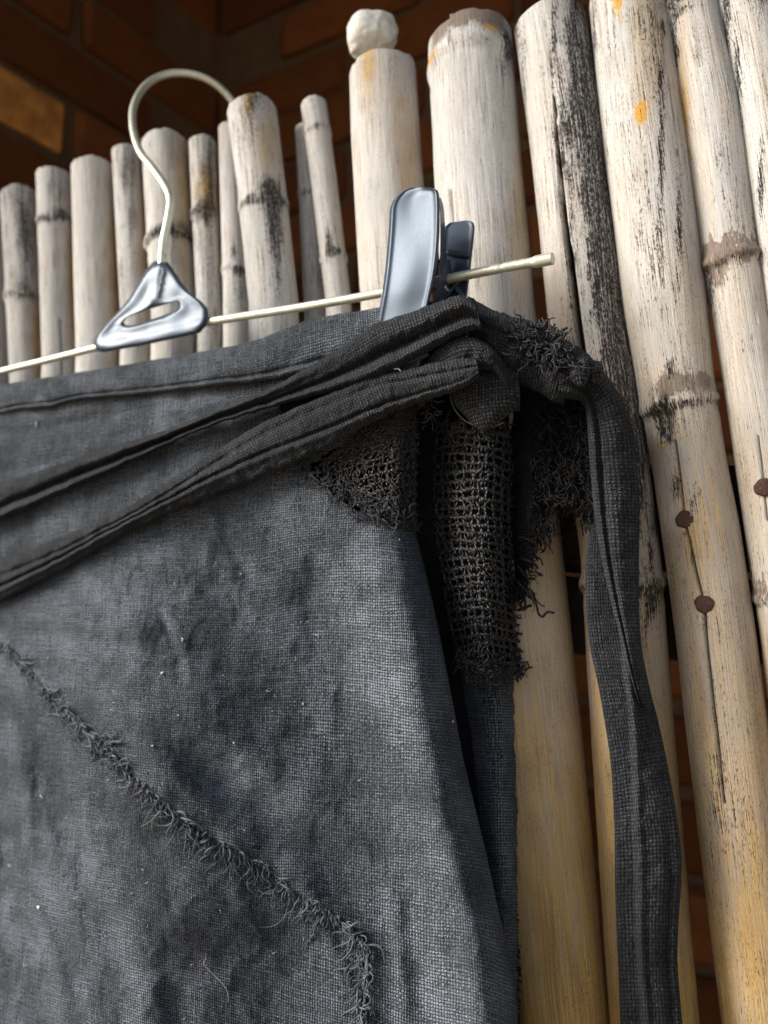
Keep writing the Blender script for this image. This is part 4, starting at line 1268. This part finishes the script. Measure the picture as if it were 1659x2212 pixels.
sc1 = [(1205, 860, 1215, 728), (1232, 862, 1254, 752), (1250, 866, 1288, 784), (1262, 876, 1318, 822), (1267, 900, 1346, 866), (1270, 940, 1368, 930), (1274, 1000, 1376, 1000), (1279, 1060, 1381, 1060), (1285, 1120, 1382, 1120), (1294, 1180, 1381, 1180), (1306, 1240, 1380, 1240), (1322, 1310, 1381, 1310), (1338, 1370, 1384, 1370), (1352, 1430, 1391, 1430), (1368, 1490, 1399, 1490), (1384, 1540, 1408, 1540), (1400, 1590, 1414, 1590)]
sc1 = [(a, b, c, d, .0385 + .010 * float(smooth01(1268, 1215, a)) - .010 * float(smooth01(1440, 1590, b)), .0360 + .011 * float(smooth01(1330, 1230, c)) * (b < 920) - .009 * float(smooth01(1440, 1590, b))) for a, b, c, d in sc1]
tag(strip('tie', sc1, pC, M_STRAP, SKIRT, nu=320, nv=50, thick=.003, noise=.0012, nscale=34, seed=115, edge=.09, uvswap=True), 'long twisted tie hanging in front of the canes, upper turn')


def pC2(v, u):
    c1 = np.interp(u, [0, .12, .30, .40, .55, .75, 1], [.95, .80, .62, .50, .30, .32, .40])
    d = np.interp(u, [0, .3, .5, 1], [.006, .006, .004, .0025])
    s_ = smooth01(-.05, .07, v - c1)
    return .0030 * np.sin(np.pi * np.clip(v, 0, 1)) ** .6 + d * s_ * smooth01(1.05, .55, v) + .0018 * np.exp(-((v - c1 - .09) / .06) ** 2) - .0018 * np.exp(-((v - .82) / .06) ** 2) * smooth01(.5, .7, u)


sc2 = [(1284, 1080, 1340, 1080), (1276, 1130, 1352, 1130), (1268, 1180, 1360, 1180), (1264, 1240, 1368, 1240), (1266, 1320, 1374, 1320), (1275, 1400, 1386, 1400), (1292, 1480, 1402, 1480), (1306, 1560, 1420, 1550), (1318, 1640, 1436, 1620), (1325, 1740, 1455, 1720), (1328, 1830, 1470, 1820), (1328, 1900, 1473, 1890), (1331, 1990, 1466, 1990), (1335, 2080, 1464, 2080), (1338, 2160, 1470, 2160), (1342, 2240, 1478, 2240), (1352, 2340, 1490, 2340), (1360, 2440, 1496, 2440)]
sc2 = [(a, b, c, d, .0295, .0300) for a, b, c, d in sc2]
tag(strip('tie', sc2, pC2, M_STRAP, SKIRT, nu=380, nv=60, thick=.003, noise=.0016, nscale=40, seed=116, edge=.08, edge_noise=0, uvswap=True), 'long twisted tie hanging in front of the canes, lower turn')


# ragged torn cloth between the button and the hanging tie
def rag():
    poly = [(1085, 760), (1160, 800), (1250, 830), (1285, 880), (1280, 1000), (1276, 1090), (1262, 1130), (1240, 1060), (1236, 1010), (1212, 990), (1196, 1030), (1196, 1110), (1170, 1170), (1160, 1120), (1150, 1190), (1140, 1260), (1122, 1300), (1095, 1250), (1085, 1000)]
    nx, ny = 110, 240
    X_, Y_ = np.meshgrid(np.linspace(1060, 1300, nx), np.linspace(750, 1320, ny))
    off = .030 + .004 * fbm(X_ / 40, Y_ / 80, 120, 3) + .003 * np.sin(X_ / 22 + 2 * fbm(X_ / 60, Y_ / 90, 121, 2)) - .008 * smooth01(1150, 1080, X_)
    V = P(X_, Y_, off)
    f = grid_faces(ny, nx, flip=True)
    cx = X_.ravel()[f].mean(1); cy = Y_.ravel()[f].mean(1)
    keep = inpoly(cx + 22 * fbm(cx / 14, cy / 20, 122, 3), cy + 26 * fbm(cx / 14 + 9, cy / 20, 123, 3), poly)
    V = V.reshape(-1, 3)
    add_mesh('torn_rag', V, f[keep], M_DARK, SKIRT, np.stack([V @ HF, V[:, 2]], -1))
    rs = np.random.default_rng(5)
    st = []
    P_ = np.array(poly, float)
    for k in range(420):
        i = rs.integers(2, len(poly) - 1)
        a, b = P_[i], P_[(i + 1) % len(P_)]
        p = a + (b - a) * rs.uniform()
        p = p + rs.normal(0, 9, 2)
        L_ = rs.uniform(14, 46); n = 9
        t_ = np.linspace(0, 1, n)
        an = rs.normal(1.57, .5)
        w = rs.uniform(3, 9)
        x = p[0] + L_ * t_ * math.cos(an) + w * np.sin(t_ * rs.uniform(3, 9) + rs.uniform(0, 6)) * t_ ** .5
        y = p[1] - 12 + L_ * t_ * math.sin(an) + w * np.cos(t_ * rs.uniform(3, 9) + rs.uniform(0, 6)) * t_ ** .5
        st.append((P(x, y, .031 + .003 * rs.normal() * t_ + .002 * np.sin(t_ * 5)), rs.uniform(.00012, .00034)))
    # curly fluff over the rag itself
    for k in range(260):
        x0, y0 = rs.uniform(1150, 1278), rs.uniform(860, 1090)
        n = 9; t_ = np.linspace(0, 1, n); L_ = rs.uniform(16, 44); an = rs.normal(1.45, .55); w = rs.uniform(3, 9)
        x = x0 + L_ * t_ * math.cos(an) + w * np.sin(t_ * rs.uniform(3, 9) + rs.uniform(0, 6))
        y = y0 + L_ * t_ * math.sin(an) + w * np.cos(t_ * rs.uniform(3, 9) + rs.uniform(0, 6))
        st.append((P(x, y, .0340 + .003 * np.sin(t_ * 4)), rs.uniform(.0001, .0003)))
    tag(tube_obj('rag_threads', st, M_BLACK, SKIRT, 5), kind='stuff')


rag()


# ------------------------------------------------------------------ frayed threads
def curl(x0, y0, an, L_, w, of, rs, n=13, lift=.002):
    t_ = np.linspace(0, 1, n)
    am = rs.uniform(.2, 1.25) * (0.6 + w / 10)
    a = an + am * (np.sin(t_ * rs.uniform(2, 7.5) + rs.uniform(0, 6.28)) - .2) + rs.normal(0, .6) * t_
    L_ = L_ * rs.choice([.45, .7, 1.0, 1.0, 1.25])
    x = x0 + (np.cumsum(np.cos(a)) - np.cos(a[0])) * L_ / n
    y = y0 + (np.cumsum(np.sin(a)) - np.sin(a[0])) * L_ / n
    return P(x, y, of(x, y) + .0002 + lift * np.sin(np.pi * np.minimum(1, t_ * rs.uniform(.7, 1.2))))


def taper(r, n=13):
    return r * (1 - .6 * np.linspace(0, 1, n) ** 2)


def fringe():
    rs = np.random.default_rng(11)
    pts = catmull(SEAM[:-1], 900)
    seg = np.concatenate([[0], np.cumsum(np.hypot(*np.diff(pts, axis=0).T))])
    st = []
    pos = seg[0]
    while pos < seg[-1]:
        x = np.interp(pos, seg, pts[:, 0]); y = np.interp(pos, seg, pts[:, 1])
        x2 = np.interp(pos + 6, seg, pts[:, 0]); y2 = np.interp(pos + 6, seg, pts[:, 1])
        tg = math.atan2(y2 - y, x2 - x)
        dense = 0.5 + 0.8 * (vnoise(np.array(pos / 90), np.array(0.0), 44) + .5)
        an = R(105) + R(12) * math.sin(pos / 37) + rs.normal(0, .22)     # hangs down over the lower layer
        L_ = rs.uniform(44, 92) * dense * (1.35 if x > 380 else 1.0)
        if x < 330: L_ *= .62
        st.append((curl(x + rs.normal(0, 3), y - 3 + rs.normal(0, 3), an, L_, rs.uniform(2, 6), panel_off, rs, lift=rs.uniform(.0010, .0045)), taper(rs.choice([.00022, .00032, .00042, .00052]))))
        pos += rs.uniform(1.5, 4.2)
    # tight rolled clumps
    for (cx, cy, s, k) in [(40, 1435, 20, 12), (110, 1495, 20, 14), (150, 1545, 20, 14), (225, 1605, 24, 20), (255, 1650, 16, 8), (575, 1880, 22, 8), (690, 1960, 20, 6), (770, 2060, 18, 6)]:
        for j in range(k):
            st.append((curl(cx + rs.normal(0, s * .6), cy + rs.normal(0, s * .5), rs.uniform(0, 6.28), rs.uniform(24, 50), rs.uniform(4, 9), panel_off, rs, lift=rs.uniform(.001, .0045)), taper(rs.uniform(.00016, .00042))))
    tag(tube_obj('frayed_seam', st, M_FRAY, SKIRT, 5), 'frayed diagonal seam of curling threads', kind='stuff')


fringe()


def tufts():
    rs = np.random.default_rng(12)
    st = []
    so = lambda x, y: .0545 + 0 * x
    for k in range(190):         # tuft on the shoulder
        f = rs.uniform()
        x0 = 1095 + 150 * f + rs.normal(0, 7); y0 = 722 + 58 * f + rs.normal(0, 16)
        st.append((curl(x0, y0, rs.uniform(0, 6.28), rs.uniform(14, 66), rs.uniform(3, 12), so, rs, lift=rs.uniform(.001, .006)), taper(rs.choice([.00012, .0002, .0003, .00042]))))
    for k in range(26):          # upright ends
        x0 = 1150 + rs.uniform(0, 70); y0 = 705 + .35 * (x0 - 1150)
        st.append((curl(x0, y0, R(-55) + rs.normal(0, .5), rs.uniform(14, 34), 3, so, rs, lift=.002), rs.uniform(.0003, .0005)))
    st.append((P(np.array([1190, 1208, 1226]), np.array([735, 718, 708]), .055), .0006))
    st.append((P(np.array([1196, 1214, 1228]), np.array([742, 728, 718]), .0555), .0006))
    for k in range(70):          # round the net's upper and lower ends
        st.append((curl(rs.uniform(950, 1110), 925 + rs.normal(0, 14), rs.uniform(0, 6.28), rs.uniform(14, 34), rs.uniform(2, 6), net_r_off, rs, lift=.002), rs.uniform(.0002, .0004)))
    for k in range(110):
        f = rs.uniform()
        st.append((curl(985 + 140 * f + rs.normal(0, 6), 1425 + 25 * f + rs.normal(0, 12), rs.uniform(0, 6.28), rs.uniform(14, 38), rs.uniform(3, 8), net_r_off, rs, lift=.003), rs.uniform(.0002, .00045)))
    for k in range(150):         # ragged rim of the small net
        f = rs.uniform()
        poly = np.array([(665, 1015), (690, 1050), (720, 1072), (775, 1100), (830, 1115), (880, 1135)], float)
        x0 = np.interp(f * 5, range(6), poly[:, 0]); y0 = np.interp(f * 5, range(6), poly[:, 1])
        st.append((curl(x0 + rs.normal(0, 9), y0 - 8 + rs.normal(0, 9), rs.uniform(0, 6.28), rs.uniform(12, 40), rs.uniform(2, 7), lambda x, y: BASE + .002 + 0 * x - .008 * smooth01(850, 905, x), rs, lift=.002), rs.uniform(.00015, .0004)))
    for k in range(34):          # little upright tag above the gap
        st.append((curl(930 + rs.normal(0, 8), 870 + rs.normal(0, 22), R(90) + rs.normal(0, .8), rs.uniform(12, 34), 4, lambda x, y: .052 + 0 * x, rs, lift=.002), rs.uniform(.0002, .0004)))
    tag(tube_obj('tuft', st, M_FRAYD, SKIRT, 5), kind='stuff')
    # black loose ends against the canes
    st = []
    lo = .036

    def th(pts, r):
        q_ = catmull(pts, 30)
        st.append((P(q_[:, 0], q_[:, 1], lo + .001 * np.sin(np.linspace(0, 5, 30))), r))
    lo = .034
    th([(1118, 1255), (1132, 1272), (1148, 1285), (1158, 1305), (1163, 1325), (1172, 1332), (1182, 1322), (1197, 1324)], .00055)
    th([(1120, 1318), (1132, 1316), (1140, 1310), (1148, 1308)], .0006)
    th([(1118, 1222), (1140, 1248), (1156, 1250)], .0005)
    th([(1120, 1160), (1140, 1165), (1160, 1176), (1158, 1196)], .0005)
    th([(1124, 1205), (1150, 1215), (1162, 1228)], .0006)
    lo = .0205
    th([(1096, 1822), (1112, 1813), (1128, 1808), (1140, 1814), (1141, 1824)], .00045)
    lo = .034
    rs = np.random.default_rng(13)
    lo = .0205
    for y0, L_ in [(1975, 26), (1990, 18), (2008, 16), (2046, 34), (2052, 24), (2066, 18), (2086, 22), (2100, 16), (2112, 18), (2130, 14), (2180, 16), (2196, 14), (2024, 12), (2160, 12)]:
        for j in range(2):
            q0 = y0 + rs.normal(0, 6)
            th([(1092, q0 - 10 + rs.normal(0, 6)), (1110, q0 - 3), (1114 + L_ * .5 * rs.uniform(.4, 1), q0 + 2 + rs.normal(0, 3)), (1112 + L_ * rs.uniform(.5, 1.1), q0 + rs.uniform(2, 14))], rs.uniform(.00016, .0004))
    for j in range(22):          # brush-like tuft
        a = rs.normal(-.75, .28)
        th([(1128 + rs.normal(0, 3), 1452 + rs.normal(0, 4)), (1140, 1436 + rs.normal(0, 4)), (1148 + 26 * math.cos(a), 1428 + 26 * math.sin(a))], rs.uniform(.00015, .0003))
    for j in range(10):
        th([(1122, 1450 + rs.normal(0, 6)), (1140, 1462 + rs.normal(0, 6)), (1150 + rs.normal(0, 5), 1458 + rs.normal(0, 8))], rs.uniform(.0002, .0004))
    tag(tube_obj('loose_thread', st, M_BLACK, SKIRT, 6), kind='stuff')
    # pale fibres and lint caught on the weave
    st = []
    rs = np.random.default_rng(14)
    spots = [(78, 915, 4), (350, 1455, 4), (82, 1960, 6), (395, 1382, 3), (505, 1605, 3), (265, 1650, 3), (90, 1720, 3), (980, 1560, 3), (520, 1240, 2), (655, 1520, 3), (330, 1610, 2), (845, 870, 2), (20, 1870, 3), (385, 1545, 2)]
    for (x0, y0, s) in spots:
        for j in range(3):
            st.append((curl(x0 + rs.normal(0, 1.0), y0 + rs.normal(0, 1.5), rs.uniform(0, 6.28), s * .9, .6, panel_off, rs, n=5, lift=.0006), .00010 + .00004 * s))
    for k in range(60):
        x0, y0 = rs.uniform(0, 900), rs.uniform(1150, 2212)
        st.append((curl(x0, y0, rs.uniform(0, 6.28), rs.uniform(6, 16), 2, panel_off, rs, n=6, lift=.001), .00005))
    q_ = np.array([(830, 800), (845, 796), (862, 797), (866, 802)], float)
    st.append((P(q_[:, 0], q_[:, 1], .066), .0003))
    tag(tube_obj('lint', st, M_LINT, SKIRT, 5), kind='stuff')
    q_ = catmull([(445, 2068), (440, 2082), (448, 2092), (462, 2106), (478, 2122), (490, 2140), (494, 2165)], 40)
    tag(tube_obj('pink_fibre', [(P(q_[:, 0], q_[:, 1], panel_off(q_[:, 0], q_[:, 1]) + .0012), .00011)], M_PINK, SKIRT, 5), 'thin pale pink fibre stuck to the cloth')


tufts()
